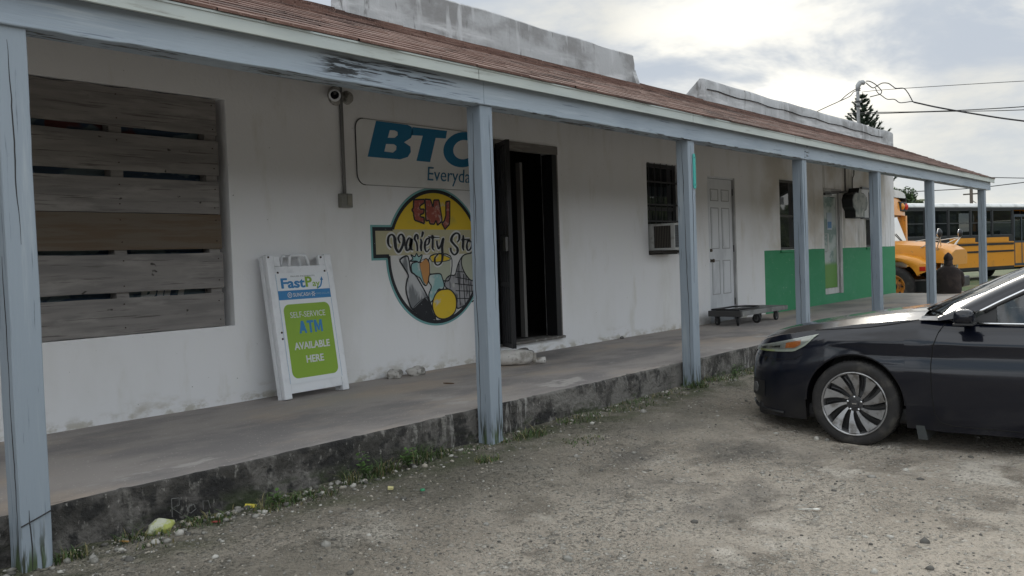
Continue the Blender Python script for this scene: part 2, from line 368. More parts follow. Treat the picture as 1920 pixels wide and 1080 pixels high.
m = MB(); m.box((-5.8, 9.6, .36), (20.62, 9.7, 3.2)); m.box((9.4, YW+TH, .36), (9.5, 9.6, 3.2)); m.box((5.2, YW+TH, .36), (5.3, 9.6, 3.2)); m.obj('partition_wall', darkroom, bld, inv=True)
# parapets
def rough_prism(profile, x0, x1, nx, amp, seed):
    """profile in (y,z); swept along x with hand-plastered unevenness"""
    m = MB(); rows = []
    for i in range(nx+1):
        x = x0+(x1-x0)*i/nx
        rows.append([(x, y+amp*.6*noise.noise(Vector((x*2.1, y*9, z*4+seed))), z+(amp*noise.noise(Vector((x*1.3, seed, z*3))) if z > 3.4 else 0)) for y, z in profile+[profile[0]]])
    m.grid(rows)
    for rw in (rows[0], rows[-1]):
        vs = [m.bm.verts.new(p) for p in rw[:-1]]; m.bm.faces.new(vs)
    return m
o = rough_prism([(6.02, 3.25), (6.02, 3.46), (6.022, 3.66), (6.03, 3.79), (6.05, 3.808), (6.20, 3.808), (6.22, 3.79), (6.24, 3.25)], 5.25, 9.98, 60, .022, 3).obj('parapet', concr, bld, inv=True, dedupe=.0001); autosmooth(o, 40)
m = MB(); m.prism([(5.96, 3.39), (6.03, 3.60), (6.03, 3.3)], 9.93, 10.02, 'X'); m.obj('parapet_flashing', concr, bld, inv=True)
o = rough_prism([(6.02, 3.25), (6.02, 3.46), (6.022, 3.60), (6.022, 3.70), (6.045, 3.742), (6.10, 3.75), (6.36, 3.52), (6.36, 3.25)], 11.90, 20.78, 90, .02, 8).obj('parapet', concr, bld, inv=True, dedupe=.0001); autosmooth(o, 40)
m = MB(); m.tube([(11.95+i*.35, 6.012+.004*math.sin(i), 3.598+.012*math.sin(i*1.7)-.0015*i) for i in range(24)], .008, 5); m.obj('parapet_crack', mat('crack_dark', (.03, .03, .03), .9), bld, inv=True)
# porch roof: courses of shingles
SL = .4256
def roofz(y): return 2.526+(y-3.905)*SL
def roofxe(y): return 20.06+(y-3.86)/(6.28-3.86)*.74
rnd = random.Random(4); m = MB()
ys = [3.890+.135*k for k in range(18)]
for k, y in enumerate(ys):
    x = -4.2-rnd.random()*.3; xe = roofxe(y); ye = min(y+.175, 6.31)
    while x < xe:
        w_ = rnd.uniform(.26, .34); x2 = min(x+w_, xe); j = rnd.uniform(-.006, .006); t = .007+rnd.uniform(0, .005)+(.004 if y > 5 else 0)
        a, b = y+j, ye; za, zb_ = roofz(a)+t, roofz(b)+.001; g = .004
        m.quad([(x, a, za), (x2-g, a, za), (x2-g, b, zb_), (x, b, zb_)])
        m.quad([(x, a, za), (x, a, za-t-.006), (x2-g, a, za-t-.006), (x2-g, a, za)])
        x = x2
rf = m.obj('porch_roof', shingle, bld, norm=False, inv=True)
m = MB(); m.prism([(3.93, roofz(3.93)-.002), (6.30, roofz(6.30)-.002), (6.30, roofz(6.30)-.09), (6.06, roofz(6.06)-.09), (6.045, roofz(6.045)-.09), (3.93, roofz(3.93)-.05)], -4.2, 20.05, 'X')
m.obj('roof_deck', mat('deck_wood', (.10, .085, .07), .9, layers=[((.05, .04, .035), (2, 9, 9), .4, .6, 4)]), bld, inv=True)
m = MB(); m.prism([(3.91, roofz(3.91)+.004), (6.28, roofz(6.28)+.004), (6.28, roofz(6.28)-.12), (3.91, roofz(3.91)-.10)], 20.05, 20.075, 'X'); m.obj('rake_board', fasciam, bld, inv=True)
fx = [-4.2, 1.1, 4.515, 7.47, 9.86, 12.8, 15.9, 20.075]
for a, b in zip(fx, fx[1:]):
    m = MB(); m.box((a+.003, 3.905, 2.436), (b-.003, 3.925, 2.516), .002); m.box((a+.002, 3.898, 2.502), (b-.002, 3.9045, 2.512)); m.obj('fascia', fasciam, bld, inv=True)
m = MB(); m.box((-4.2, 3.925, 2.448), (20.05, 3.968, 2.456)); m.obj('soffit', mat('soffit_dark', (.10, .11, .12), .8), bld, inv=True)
def beam(a, b, y0=3.968, y1=4.113, z0=2.291, z1=2.458, nm='beam'):
    """timber with a slightly uneven lower edge"""
    m = MB(); n = max(2, int((b-a)/.08)); rows = []
    for i in range(n+1):
        x = a+(b-a)*i/n; e = .004*noise.noise(Vector((x*2.3, 1.7, 0)))+.006*min(0, noise.noise(Vector((x*5.3, 9, 0)))+.15)
        rows.append([(x, y0, z0-e*1.5+.004), (x, y0+.004, z0-e*1.5), (x, y1, z0), (x, y1, z1), (x, y0, z1), (x, y0, z0-e*1.5+.004)])
    m.grid(rows)
    for rw in (rows[0], rows[-1]): m.bm.faces.new([m.bm.verts.new(p) for p in rw[:-1]])
    return m.obj(nm, beampaint, bld, inv=True, dedupe=.00001)
for a, b in ((-4.2, 4.628), (4.632, 10.288), (10.292, 15.92), (15.924, 20.02)): beam(a, b)
# posts
PX = [-1.15, 1.704, 4.734, 7.635, 10.392, 13.136, 15.933, 19.69]; PWD = .125
for k, xr in enumerate(PX):
    m = MB(); rows = []; n = 40; zb_ = -.03
    for i in range(n+1):
        z = zb_+(2.291-zb_)*i/n; r_ = .004; q = []
        wob = .0035*noise.noise(Vector((k*5, 0, z*2.1)))
        for cx, cy, sx_, sy_ in ((xr-PWD, 3.988, 1, 1), (xr, 3.988, -1, 1), (xr, 4.113, -1, -1), (xr-PWD, 4.113, 1, -1)):
            ch = r_+.004*max(0, noise.noise(Vector((cx*3+k, cy*5, z*9))))
            if z < .1: ch += .01*max(0, noise.noise(Vector((cx*7+k, cy*3, z*22))))
            p1 = (cx+wob, cy+sy_*ch, z); p2 = (cx+sx_*ch+wob, cy, z)
            q += [p1, p2] if sx_*sy_ > 0 else [p2, p1]
        rows.append(q+[q[0]])
    m.grid(rows); m.bm.faces.new([m.bm.verts.new(p) for p in rows[0][:-1]]); m.bm.faces.new([m.bm.verts.new(p) for p in rows[-1][:-1]])
    po = m.obj('porch_post', paint, bld, inv=True, dedupe=.00001)
    rk = random.Random(k*7+1)
    for face, za, zb2 in ((0, .05, rk.uniform(1.2, 2.0)), (1, rk.uniform(.9, 1.4), 2.25), (1, .0, rk.uniform(.25, .6)), (0, rk.uniform(1.3, 1.7), 2.27)):
        u = rk.uniform(.03, PWD-.03); pts = []; zq = za
        while zq < zb2:
            u = min(PWD-.012, max(.012, u+rk.uniform(-.004, .004))); pts.append((xr-PWD-.0002, 3.988+u, zq) if face == 0 else (xr-PWD+u, 3.9878, zq)); zq += rk.uniform(.03, .08)
        if len(pts) > 2:
            m = MB(); n_ = len(pts); m.tube(pts, [.0024*math.sin(PI*(j+.5)/n_)+.0005 for j in range(n_)], 4); m.obj('crack', MATS['crack_dark'], po)
    if k == 1:
        m = MB(); m.tube([(xr-PWD-.0005, 3.985, .200), (xr-.06, 3.985, .222), (xr+.0005, 3.985, .243)], .003, 5)
        m.obj('saw_cut', MATS['crack_dark'], po)
# -- boarded shop window behind the pallet
m = MB(); y = YW+.16
for a, b in (((2.45, y, .817), (4.02, y+.05, .87)), ((2.45, y, 2.50), (4.02, y+.05, 2.548)), ((2.45, y, .87), (2.50, y+.05, 2.50)), ((3.97, y, .87), (4.02, y+.05, 2.50))): m.box(a, b)
w = m.obj('shop_window', framewood, bld, inv=True)
m = MB(); m.box((2.5, y+.02, .87), (3.97, y+.028, 2.5)); g = m.obj('pane', darkglass, w, inv=True)
bl = mat('banner_blue', (.02, .05, .10), .5, layers=[((.12, .17, .20), (3, 3, 9), .5, .56, 3), ((.09, .015, .015), (2.2, 2, 3), .60, .64, 2)])
m = MB(); m.box((2.52, y-.012, .9), (3.96, y-.004, 2.3)); m.obj('window_banner', bl, w, inv=True)
text_obj('banner_lettering', 'BILL', .2, mat('banner_white', (.6, .6, .6), .6), w, bold=.01, shear=.25, loc=(3.32, y-.0145, .98), width=.42, height=.17)
# -- dark shop doorway
m = MB(); m.box((7.10, 6.028, 2.408), (8.275, 6.10, 2.50), .004); door1 = m.obj('lintel', framewood, bld, inv=True)
m = MB(); m.box((8.168, 6.035, .367), (8.252, 6.18, 2.408)); m.box((7.15, 6.035, .367), (7.23, 6.18, 2.408)); m.obj('door_frame', blackmetal, bld, inv=True)
m = MB(); m.box((8.2535, 6.036, .367), (8.275, 6.06, 2.408)); m.obj('door_trim', framewood, bld, inv=True)
m = MB(); m.box((7.1, 6.0, .345), (8.28, 6.22, .372), .004); m.obj('threshold', mat('old_threshold', (.13, .12, .11), .8, layers=[((.3, .3, .28), (9, 9, 9), .5, .65, 4)]), bld, inv=True)
def gate(hx, hy, ex, ey, z0, z1):
    d = Vector((ex-hx, ey-hy, 0)); ln = d.length; ang = math.atan2(d.y, d.x); rt = Matrix.Rotation(ang, 3, 'Z')
    def bx(mm, a, b): mm.box((hx+a[0], hy+a[1], a[2]), (hx+b[0], hy+b[1], b[2]), rot=rt, org=(hx, hy, 0))
    m = MB(); bx(m, (0, -.02, z0), (.045, .02, z1)); bx(m, (ln-.045, -.02, z0), (ln, .02, z1))
    for z in (z0, z0+.62, (z0+z1)/2+.05, z1-.045): bx(m, (.045, -.018, z), (ln-.045, .018, z+.045))
    gt = m.obj('security_gate', blackmetal, bld, inv=True)
    m = MB()
    for i in range(3): bx(m, (.045+(ln-.09)*(i+1)/4-.007, -.008, z0+.045), (.045+(ln-.09)*(i+1)/4+.007, .008, z1-.045))
    m.obj('gate_bars', blackmetal, gt, inv=True)
    m = MB(); bx(m, (.05, -.004, z0+.05), (ln-.05, .001, z1-.05)); m.obj('gate_mesh', mat('gate_sheet', (.02, .021, .025), .6), gt, inv=True)
    m = MB(); bx(m, (ln-.11, -.05, z0+.98), (ln-.02, -.02, z0+1.12)); m.obj('gate_lock', mat('lock_metal', (.10, .10, .10), .4, .8), gt, inv=True)
gate(7.20, 6.025, 6.985, 5.70, .355, 2.445)
m = MB(); m.box((7.92, 6.30, .372), (7.965, 6.36, 2.33)); dl = m.obj('inner_door', mat('grey_edge', (.16, .155, .15), .7), bld, inv=True)
m = MB(); m.box((7.965, 6.34, .372), (8.0, 7.0, 2.33)); m.obj('inner_door', blackmetal, bld, inv=True)
# -- barred window
def framed(nm, W_, yf, fw, fm, gm, mull=(), sill=None, depth=.05):
    m = MB(); x0, x1, z0, z1 = W_
    m.box((x0, yf, z0), (x1, yf+depth, z0+fw)); m.box((x0, yf, z1-fw), (x1, yf+depth, z1)); m.box((x0, yf, z0+fw), (x0+fw, yf+depth, z1-fw)); m.box((x1-fw, yf, z0+fw), (x1, yf+depth, z1-fw))
    for k, q in mull:
        if k == 'h': m.box((x0+fw, yf+.004, q-fw*.45), (x1-fw, yf+depth-.004, q+fw*.45))
        else: m.box((q-fw*.4, yf+.006, z0+fw), (q+fw*.4, yf+depth-.006, z1-fw))
    w_ = m.obj(nm, fm, bld, inv=True)
    m = MB(); m.box((x0+fw, yf+depth*.45, z0+fw), (x1-fw, yf+depth*.45+.006, z1-fw)); m.obj('pane', gm, w_, inv=True)
    if sill: m = MB(); m.box((x0-.03, YW-.03, z0-.05), (x1+.03, yf, z0-.001), .004); m.obj('sill', sill, w_, inv=True)
    return w_
bw = framed('barred_window', W2, YW+.08, .05, blackmetal, darkglass, [('h', 1.86)])
m = MB()
for i in range(5): m.tube([(10.245+.1+i*.16, YW+.03, 1.246), (10.245+.1+i*.16, YW+.03, 2.46)], .008, 6)
for z in (1.68, 1.90, 2.2): m.box((10.245, YW+.026, z), (11.15, YW+.038, z+.02))
m.obj('window_bars', mat('bar_iron', (.03, .03, .032), .6), bw, inv=True)
m = MB(); m.box((10.27, 6.35, 1.3), (11.1, 6.36, 2.42)); m.obj('curtain', mat('curtain_grey', (.03, .03, .03), .9, layers=[((.05, .048, .045), (6, 1, .6), .4, .65, 2)]), bw, inv=True)
# -- white six-panel door
m = MB(); m.box((11.975, YW+.03, .226), (12.79, YW+.07, 2.33), .003)
d2 = m.obj('panel_door', whitepaint, bld, inv=True)
for zf0, zf1 in ((.845, .93), (.51, .80), (.19, .43)):
    for xf0, xf1 in ((.13, .44), (.56, .87)):
        x0, x1 = 11.975+.815*xf0, 11.975+.815*xf1; z0, z1 = .226+2.104*zf0, .226+2.104*zf1; yf = YW+.03
        m = MB()
        for a, b, c, d in ((x0, x1, z0, z0+.014), (x0, x1, z1-.014, z1), (x0, x0+.012, z0+.014, z1-.014), (x1-.012, x1, z0+.014, z1-.014)):
            m.box((a, yf-.004, c), (b, yf-.0002, d))
        m.mi = 1; m.box((x0+.012, yf-.0012, z0+.014), (x1-.012, yf-.0004, z1-.014))
        m.box((x0+.035, yf-.006, z0+.035), (x1-.035, yf-.0013, z1-.035), .0022)
        m.obj('door_panel', [mat('panel_groove_shade', (.36, .37, .385), .6), whitepaint], d2, inv=True)  # darker lines paint in the shade of the panel grooves
m = MB(); m.lathe([(.0, -.065), (.022, -.06), (.028, -.045), (.016, -.02), (.026, -.004), (.026, 0)], (12.045, YW+.03, 1.13), 'Y', 14); o = m.obj('knob', mat('old_brass', (.12, .10, .08), .35, .9), d2, inv=True, smooth=True)
m = MB(); m.lathe([(.0, -.03), (.02, -.028), (.024, -.01), (.024, 0)], (12.045, YW+.03, 1.28), 'Y', 14); m.obj('deadbolt', MATS['old_brass'], d2, inv=True, smooth=True)
jw = mat('jamb_worn', (.36, .36, .36), .8, layers=[((.50, .50, .50), (5, 5, 1.5), .45, .6, 5), ((.07, .06, .05), (8, 8, 2), .66, .72, 4)])
m = MB(); m.box((12.792, YW-.008, .224), (12.83, YW+.1, 2.362)); m.obj('door_frame', jw, bld, inv=True)
m = MB(); m.box((11.94, YW+.002, .224), (11.974, YW+.1, 2.334)); m.box((11.94, YW+.002, 2.337), (12.791, YW+.1, 2.362)); m.obj('door_frame', whitepaint, bld, inv=True)
for z in (.45, 1.25, 2.1):
    m = MB(); m.tube([(12.792, YW+.018, z), (12.792, YW+.018, z+.10)], .009, 8); m.obj('hinge', MATS['lock_metal'], d2, inv=True)
# -- two plain windows and the glass door
w3 = framed('sash_window', W3, YW+.10, .04, mat('dark_frame', (.07, .07, .065), .6), darkglass, [('h', 1.83)], sill=plaster)
w4 = framed('sash_window', W4, YW+.10, .04, MATS['dark_frame'], darkglass, [('h', 1.83)], sill=plaster)
for wq, (x0, x1) in ((w3, (14.6, 15.4)), (w4, (18.95, 19.6))):
    m = MB(); m.box((x0, 6.34, 1.3), (x1, 6.35, 1.80)); m.obj('blind', mat('blind_reflection', (.55, .58, .54), .8, layers=[((.12, .22, .12), (3, 3, 2), .45, .6, 4)]), wq, inv=True)  # pale blind with the pane's green reflection painted into its colour
m = MB(); x0, x1, z0, z1 = 16.545, 17.34, .395, 2.30; yf = YW+.03
m.box((x0, yf, z0), (x1, yf+.045, z0+.11)); m.box((x0, yf, z1-.08), (x1, yf+.045, z1)); m.box((x0, yf, z0+.11), (x0+.055, yf+.045, z1-.08)); m.box((x1-.055, yf, z0+.11), (x1, yf+.045, z1-.08))
gd = m.obj('glass_door', alu, bld, inv=True)
m = MB(); m.box((x0+.055, yf+.018, z0+.11), (x1-.055, yf+.026, z1-.08)); m.obj('pane', glass_mat('door_glass', (.8, .85, .82), .9), gd, inv=True)
m = MB(); m.tube([(16.66, yf-.002, 1.20), (16.66, yf-.055, 1.20), (16.66, yf-.055, 1.52), (16.66, yf-.002, 1.52)], .012, 8); m.obj('pull_handle', alu, gd, inv=True)
m = MB(); m.box((16.62, yf-.045, 2.235), (16.95, yf-.002, 2.285), .004); m.box((16.95, yf-.30, 2.27), (16.97, yf-.02, 2.285)); m.tube([(16.9, yf-.05, 2.30), (17.15, yf-.26, 2.31), (17.4, yf-.02, 2.32)], .009, 6); m.obj('door_closer', MATS['lock_metal'], gd, inv=True)
m = MB(); m.box((16.80, yf+.006, 1.60), (17.05, yf+.0115, 1.92)); m.mi = 1; m.box((16.83, yf+.003, 1.63), (17.02, yf+.0055, 1.75)); m.obj('door_notice', [mat('notice_pale', (.38, .45, .52), .6), mat('notice_blue', (.08, .2, .4), .6)], gd, inv=True)
m = MB(); m.box((16.605, yf+.012, .51), (17.28, yf+.0165, 2.21)); m.obj('door_reflection', mat('painted_reflection', (.42, .47, .46), .5, layers=[((.16, .24, .22), (2, 2, 3), .45, .6, 4), ((.10, .26, .04), (1, 1, 1), -.2, -.1, 1, [(2, 0, .1, .92, 1.02)]), ((.30, .36, .30), (3, 3, 3), .5, .6, 4, [(2, .95, 1.0, 1.2, 1.4)])]), gd, inv=True)  # sheet over the pane with the glass reflection painted into its colour
m = MB(); m.box((17.345, YW-.01, .392), (17.47, YW+.12, 2.365)); m.box((16.54, YW-.01, 2.305), (17.344, YW+.12, 2.365)); m.obj('door_frame', MATS['jamb_worn'], bld, inv=True)
# ================================================================ walkway with its kerb
m = MB(); rows = []; joints = [-2.6, -1.3, .2, 1.35, 2.10, 2.62, 3.55, 4.35, 5.30, 6.62, 7.35, 8.6, 9.9, 11.4, 12.9, 14.3, 15.9, 17.4, 18.9]
xs = np.arange(-5, 20.6001, .035)
for x in xs:
    jd = min(abs(x-j) for j in joints); g = max(0, 1-jd/.022)
    ed = .010*noise.noise(Vector((x*1.7, 0, 0)))+.006*noise.noise(Vector((x*9, 3, 0)))
    step = .012*noise.noise(Vector((float(sum(x > j for j in joints))*3.3, 7, 0))); row = []
    for t in (0, .12, .3, .5, .7, .86, .95, 1.):
        z = -.12+(SLAB-.004+ed*.5+.12)*t
        y = 4.128+step+.012*noise.noise(Vector((x*6, z*14, 2)))+.006*noise.noise(Vector((x*21, z*30, 2)))+.03*g*(.5+.5*t)-(.02 if t < .3 else 0)*max(0, noise.noise(Vector((x*3, 1, 1)))+.2)
        row.append((x, y, z))
    row.append((x, row[-1][1]+.014, SLAB+ed*.5+.002))
    rows.append(row)
m.mi = 1; m.grid(rows)
rows2 = []
for r_, x in zip(rows, xs):
    y0 = r_[-1][1]; q = [r_[-1]]
    for y in (4.22, 4.4, 4.8, 5.3, 5.8, 6.055):
        q.append((x, y, SLAB+.004*noise.noise(Vector((x*.9, y*1.3, 0)))))
    rows2.append(q)
m.mi = 0; m.grid(rows2)
m.mi = 1; m.quad([(20.6, 4.14, -.3), (20.6, 6.05, -.3), (20.6, 6.05, SLAB), (20.6, 4.14, SLAB)])
o = m.obj('walkway', [slabtop, kerbm], None, dedupe=.0005, smooth=True); tag(o, 'raised concrete walkway with a blackened broken kerb along the store front', 'walkway', kind='structure')
m = MB(); sc_ = [[(2.33, .13), (2.33, .04)], [(2.33, .13), (2.37, .125), (2.37, .09), (2.33, .085), (2.38, .04)], [(2.42, .07), (2.45, .075), (2.46, .05), (2.43, .035), (2.41, .05), (2.42, .07)], [(2.50, .035), (2.50, .08), (2.53, .075), (2.54, .035)]]
for s in sc_: m.tube([(a, 4.113, b) for a, b in s], .0022, 4)
o = m.obj('scratched_letters', mat('scratch_grey', (.13, .13, .125), .9), bpy.data.objects['walkway'])

sh = thing('store_shelf', 'dark store shelf dimly seen through the open shop doorway', 'shelf', (9.0, 7.8, .36))
for z in (.0, .45, .9, 1.35, 1.75): m = MB(); m.box((-.45, -.2, z), (.3, .25, z+.03)); m.obj('shelf_board', mat('shelf_grey', (.30, .28, .26), .7), sh)
m = MB(); m.box((-.47, .25, 0), (.32, .28, 1.9)); m.obj('back_panel', MATS['shelf_grey'], sh)
st = thing('stool', 'pale stool standing just inside the dark shop doorway', 'stool', (8.35, 7.0, .36))
m = MB(); m.lathe([(0, .62), (.16, .62), (.17, .60), (.17, .585), (0, .58)], (0, 0, 0), 'Z', 18); m.obj('seat', mat('stool_pale', (.22, .2, .18), .6), st)
for a in range(4): m = MB(); m.tube([(.1*math.cos(a*PI/2+.4), .1*math.sin(a*PI/2+.4), .58), (.16*math.cos(a*PI/2+.4), .16*math.sin(a*PI/2+.4), 0)], .014, 6); m.obj('leg', MATS['stool_pale'], st)
# ================================================================ gravel lot
def rng(s): return np.random.default_rng(s)
def gravel_mat():
    m = bpy.data.materials.new('gravel_ground'); m.use_nodes = True; nt = m.node_tree; p = nt.nodes['Principled BSDF']; p.inputs['Roughness'].default_value = .95; p.inputs['Specular IOR Level'].default_value = .25
    v = N(nt, 'ShaderNodeTexCoord').outputs['Object']
    def nn(sc, lo, hi, d=5, off=(0, 0, 0), a=0., b=1.): return ramp(nt, nz(nt, vmul(nt, v, sc, off), 1., d, .6), lo, hi, a, b)
    c = mixc(nt, nn((.8, .8, 1), .38, .62, 6), (0.33, 0.286, 0.233), (0.451, 0.397, 0.331))
    c = mixc(nt, nn((2.3, 3.1, 1), .52, .66, 6, (3, 1, 0)), c, (0.231, 0.2, 0.163))
    c = mixc(nt, nn((1.6, 1.9, 1), .56, .68, 6, (7, 4, 0)), c, (0.55, 0.499, 0.43))
    # embedded gravel: cell-coloured stones of two sizes where the fine dirt has washed out
    def stones(scale, off, amt_lo, amt_hi, msk):
        vo = N(nt, 'ShaderNodeTexVoronoi'); vo.inputs['Scale'].default_value = scale; vo.inputs['Randomness'].default_value = 1.
        dd = N(nt, 'ShaderNodeTexNoise'); dd.inputs['Scale'].default_value = scale*.7; L(nt, v, dd.inputs['Vector'])
        w = N(nt, 'ShaderNodeVectorMath', operation='MULTIPLY_ADD'); L(nt, dd.outputs[1], w.inputs[0]); w.inputs[1].default_value = (.55/scale,)*3; L(nt, v, w.inputs[2]); L(nt, w.outputs[0], vo.inputs['Vector'])
        sp = N(nt, 'ShaderNodeSeparateXYZ'); L(nt, vo.outputs['Color'], sp.inputs[0])
        edge = ramp(nt, vo.outputs['Distance'], .25, .62, 1., 0.); pick = ramp(nt, sp.outputs[0], amt_lo, amt_hi)
        return mth(nt, 'MULTIPLY', mth(nt, 'MULTIPLY', edge, pick), msk), sp.outputs[1], vo.outputs['Distance']
    m1 = nn((1.4, 1.4, 1), .36, .58, 5, (2, 9, 0), .45, 1.)
    f1, t1, d1 = stones(62., 0, .45, .62, m1); f2, t2, d2 = stones(26., 0, .74, .84, m1); f3, t3, d3 = stones(125., 0, .35, .6, m1)
    c = mixc(nt, mth(nt, 'MULTIPLY', f3, .9), c, mixc(nt, t3, (.16, .145, .12), (.60, .565, .49)))
    c = mixc(nt, mth(nt, 'MULTIPLY', f1, .8), c, mixc(nt, t1, (.14, .13, .11), (.60, .57, .50)))
    c = mixc(nt, mth(nt, 'MULTIPLY', f2, .85), c, mixc(nt, t2, (.20, .185, .16), (.62, .59, .53)))
    c = mixc(nt, nn((30, 30, 30), .62, .72, 4, (1, 1, 1)), c, (.10, .093, .078))
    # damp, trodden dirt beside the kerb and an oily patch where cars stand
    c = mixc(nt, mth(nt, 'MULTIPLY', nn((.9, .9, 1), .30, .62, 6, (5, 0, 0), .35, .85), window(nt, v, [(1, 2.35, 3.6, 4.3, 4.6), (0, -9, -8, 5.8, 10)])), c, (.135, .125, .10))
    c = mixc(nt, mth(nt, 'MULTIPLY', nn((1.2, 1.7, 1), .44, .62, 6, (2, 3, 0), 0., .8), window(nt, v, [(0, 4.0, 4.6, 5.7, 6.4), (1, 1.9, 2.4, 3.2, 3.7)])), c, (.14, .13, .115))
    c = mixc(nt, mth(nt, 'MULTIPLY', nn((3, 3, 1), .42, .60, 5, (8, 3, 0), .15, .85), window(nt, v, [(1, 3.45, 3.9, 4.3, 4.6)])), c, (.075, .085, .045))
    L(nt, c, p.inputs['Base Color'])
    h = mth(nt, 'ADD', mth(nt, 'MULTIPLY', f2, .9), mth(nt, 'ADD', mth(nt, 'MULTIPLY', f1, .5), mth(nt, 'MULTIPLY', f3, .25)))
    h = mth(nt, 'ADD', h, mth(nt, 'MULTIPLY', nz(nt, vmul(nt, v, (22, 22, 22)), 1., 8, .65), 1.1))
    b = N(nt, 'ShaderNodeBump'); b.inputs['Strength'].default_value = 1.; b.inputs['Distance'].default_value = .030; L(nt, h, b.inputs['Height']); L(nt, b.outputs[0], p.inputs['Normal'])
    return m
gravel = gravel_mat()
def gh(x, y):
    h = gz(x, y)
    for c0 in (1.75, 3.05): h -= .010*math.exp(-((y-.10*(x-4)-c0+.08*math.sin(x*.9))/.13)**2)*(.6+.4*noise.noise(Vector((x*1.3, c0, 0))))
    h += .016*noise.noise(Vector((x*.9, y*.9, 1)))+.010*noise.noise(Vector((x*2.7, y*2.7, 4)))+.006*noise.noise(Vector((x*9, y*9, 7)))+.0035*noise.noise(Vector((x*26, y*26, 2)))
    return h
m = MB(); NX, NY = 330, 270
rows = [[(x, y, gh(x, y)) for y in np.linspace(.2, 4.25, NY)] for x in np.linspace(.9, 9.6, NX)]
m.grid(rows)
# coarse surround, stitched below the walkway and out to the horizon
def strip(x0, x1, nx, y0, y1, ny):
    m.grid([[(x, y, gh(x, y) if abs(x) < 60 and abs(y) < 60 else -.2) for y in np.linspace(y0, y1, ny)] for x in np.linspace(x0, x1, nx)])
strip(9.6, 34, 120, .2, 4.25, 60); strip(-8, .9, 60, .2, 4.25, 40); strip(-8, 34, 120, -8, .2, 40); strip(20.3, 34, 50, 4.25, 40, 80)
for a in ((-500, -8, -500, 700), (34, 700, -500, 700), (-8, 34, -500, -8), (-8, 34, 40, 700)):
    m.quad([(a[0], a[2], -.2), (a[1], a[2], -.2), (a[1], a[3], -.2), (a[0], a[3], -.2)])
m.quad([(-8, 4.25, -.21), (20.3, 4.25, -.21), (20.3, 40, -.21), (-8, 40, -.21)])
o = m.obj('gravel_lot', gravel, None, smooth=True); tag(o, 'uneven pale gravel and dirt lot in front of the store', 'ground', kind='structure')
# loose stones
def pebbles(name, n, seed, mats, sampler, rlo, rhi, pw=2.2, label='', cat='gravel', lift=.3):
    r = rng(seed); ico = bmesh.new(); bmesh.ops.create_icosphere(ico, subdivisions=1, radius=1); V0 = np.array([v.co[:] for v in ico.verts]); F0 = np.array([[v.index for v in f.verts] for f in ico.faces]); ico.free()
    V = []; F = []; MI = []
    for i in range(n):
        x, y = sampler(r); s = rlo+(rhi-rlo)*r.random()**pw; sc = np.array([1, r.uniform(.6, 1), r.uniform(.35, .75)])*s
        v = V0*(1+r.uniform(-.22, .22, (len(V0), 1)))*sc; a = r.uniform(0, 6.28); c, s_ = math.cos(a), math.sin(a)
        v = np.c_[v[:, 0]*c-v[:, 1]*s_, v[:, 0]*s_+v[:, 1]*c, v[:, 2]]+np.array([x, y, gh(x, y)+sc[2]*lift])
        F.append(F0+len(V)*len(V0)); V.append(v); MI += [int(r.integers(0, len(mats)))]*len(F0)
    V = np.concatenate(V); F = np.concatenate(F); me = bpy.data.meshes.new(name); me.vertices.add(len(V)); me.vertices.foreach_set('co', V.ravel())
    me.loops.add(F.size); me.loops.foreach_set('vertex_index', F.ravel().astype(np.int32)); me.polygons.add(len(F)); me.polygons.foreach_set('loop_start', np.arange(0, F.size, 3, dtype=np.int32))
    for q in mats: me.materials.append(q)
    me.polygons.foreach_set('material_index', np.array(MI, dtype=np.int32)); me.update(calc_edges=True); me.validate()
    return tag(link(name, me), label, cat, kind='stuff')
stA = mat('stone_pale', (.44, .425, .385), .9, layers=[((0.362, 0.348, 0.312), (30, 30, 30), .4, .6, 3)]); stB = mat('stone_mid', (.27, .26, .235), .9, layers=[((0.174, 0.167, 0.145), (30, 30, 30), .4, .6, 3)]); stC = mat('stone_dark', (.10, .095, .085), .9); stD = mat('stone_tan', (.33, .30, .25), .9)
def samp_lot(r):
    while True:
        x, y = r.uniform(1.2, 11), r.uniform(.5, 4.1); d = math.hypot(x, y)
        if r.random() < min(1, (3.2/d)**2)*(.35+.65*(noise.noise(Vector((x*1.1, y*1.1, 3)))*.5+.5)): return x, y
pebbles('loose_gravel', 20000, 1, [stA, stB, stB, stD, stD, stC], samp_lot, .0020, .011, 4.8, 'loose pale stones scattered over the gravel lot')
def samp_kerb(r):
    x = r.uniform(1.4, 4.4) if r.random() < .6 else r.uniform(4.4, 11); return x, 4.10-abs(r.normal(0, .13))-.0
pebbles('kerb_stones', 800, 2, [stA, stB, stB, stD, stC], samp_kerb, .004, .024, 2.6, 'pale stones gathered at the foot of the kerb', lift=.45)
def samp_rock(r): return r.uniform(1.6, 9), r.uniform(.8, 3.9)
pebbles('scattered_rocks', 110, 5, [stA, stB, stC], samp_rock, .014, .034, 2.2, 'larger half-buried rocks scattered in the gravel', lift=.1)
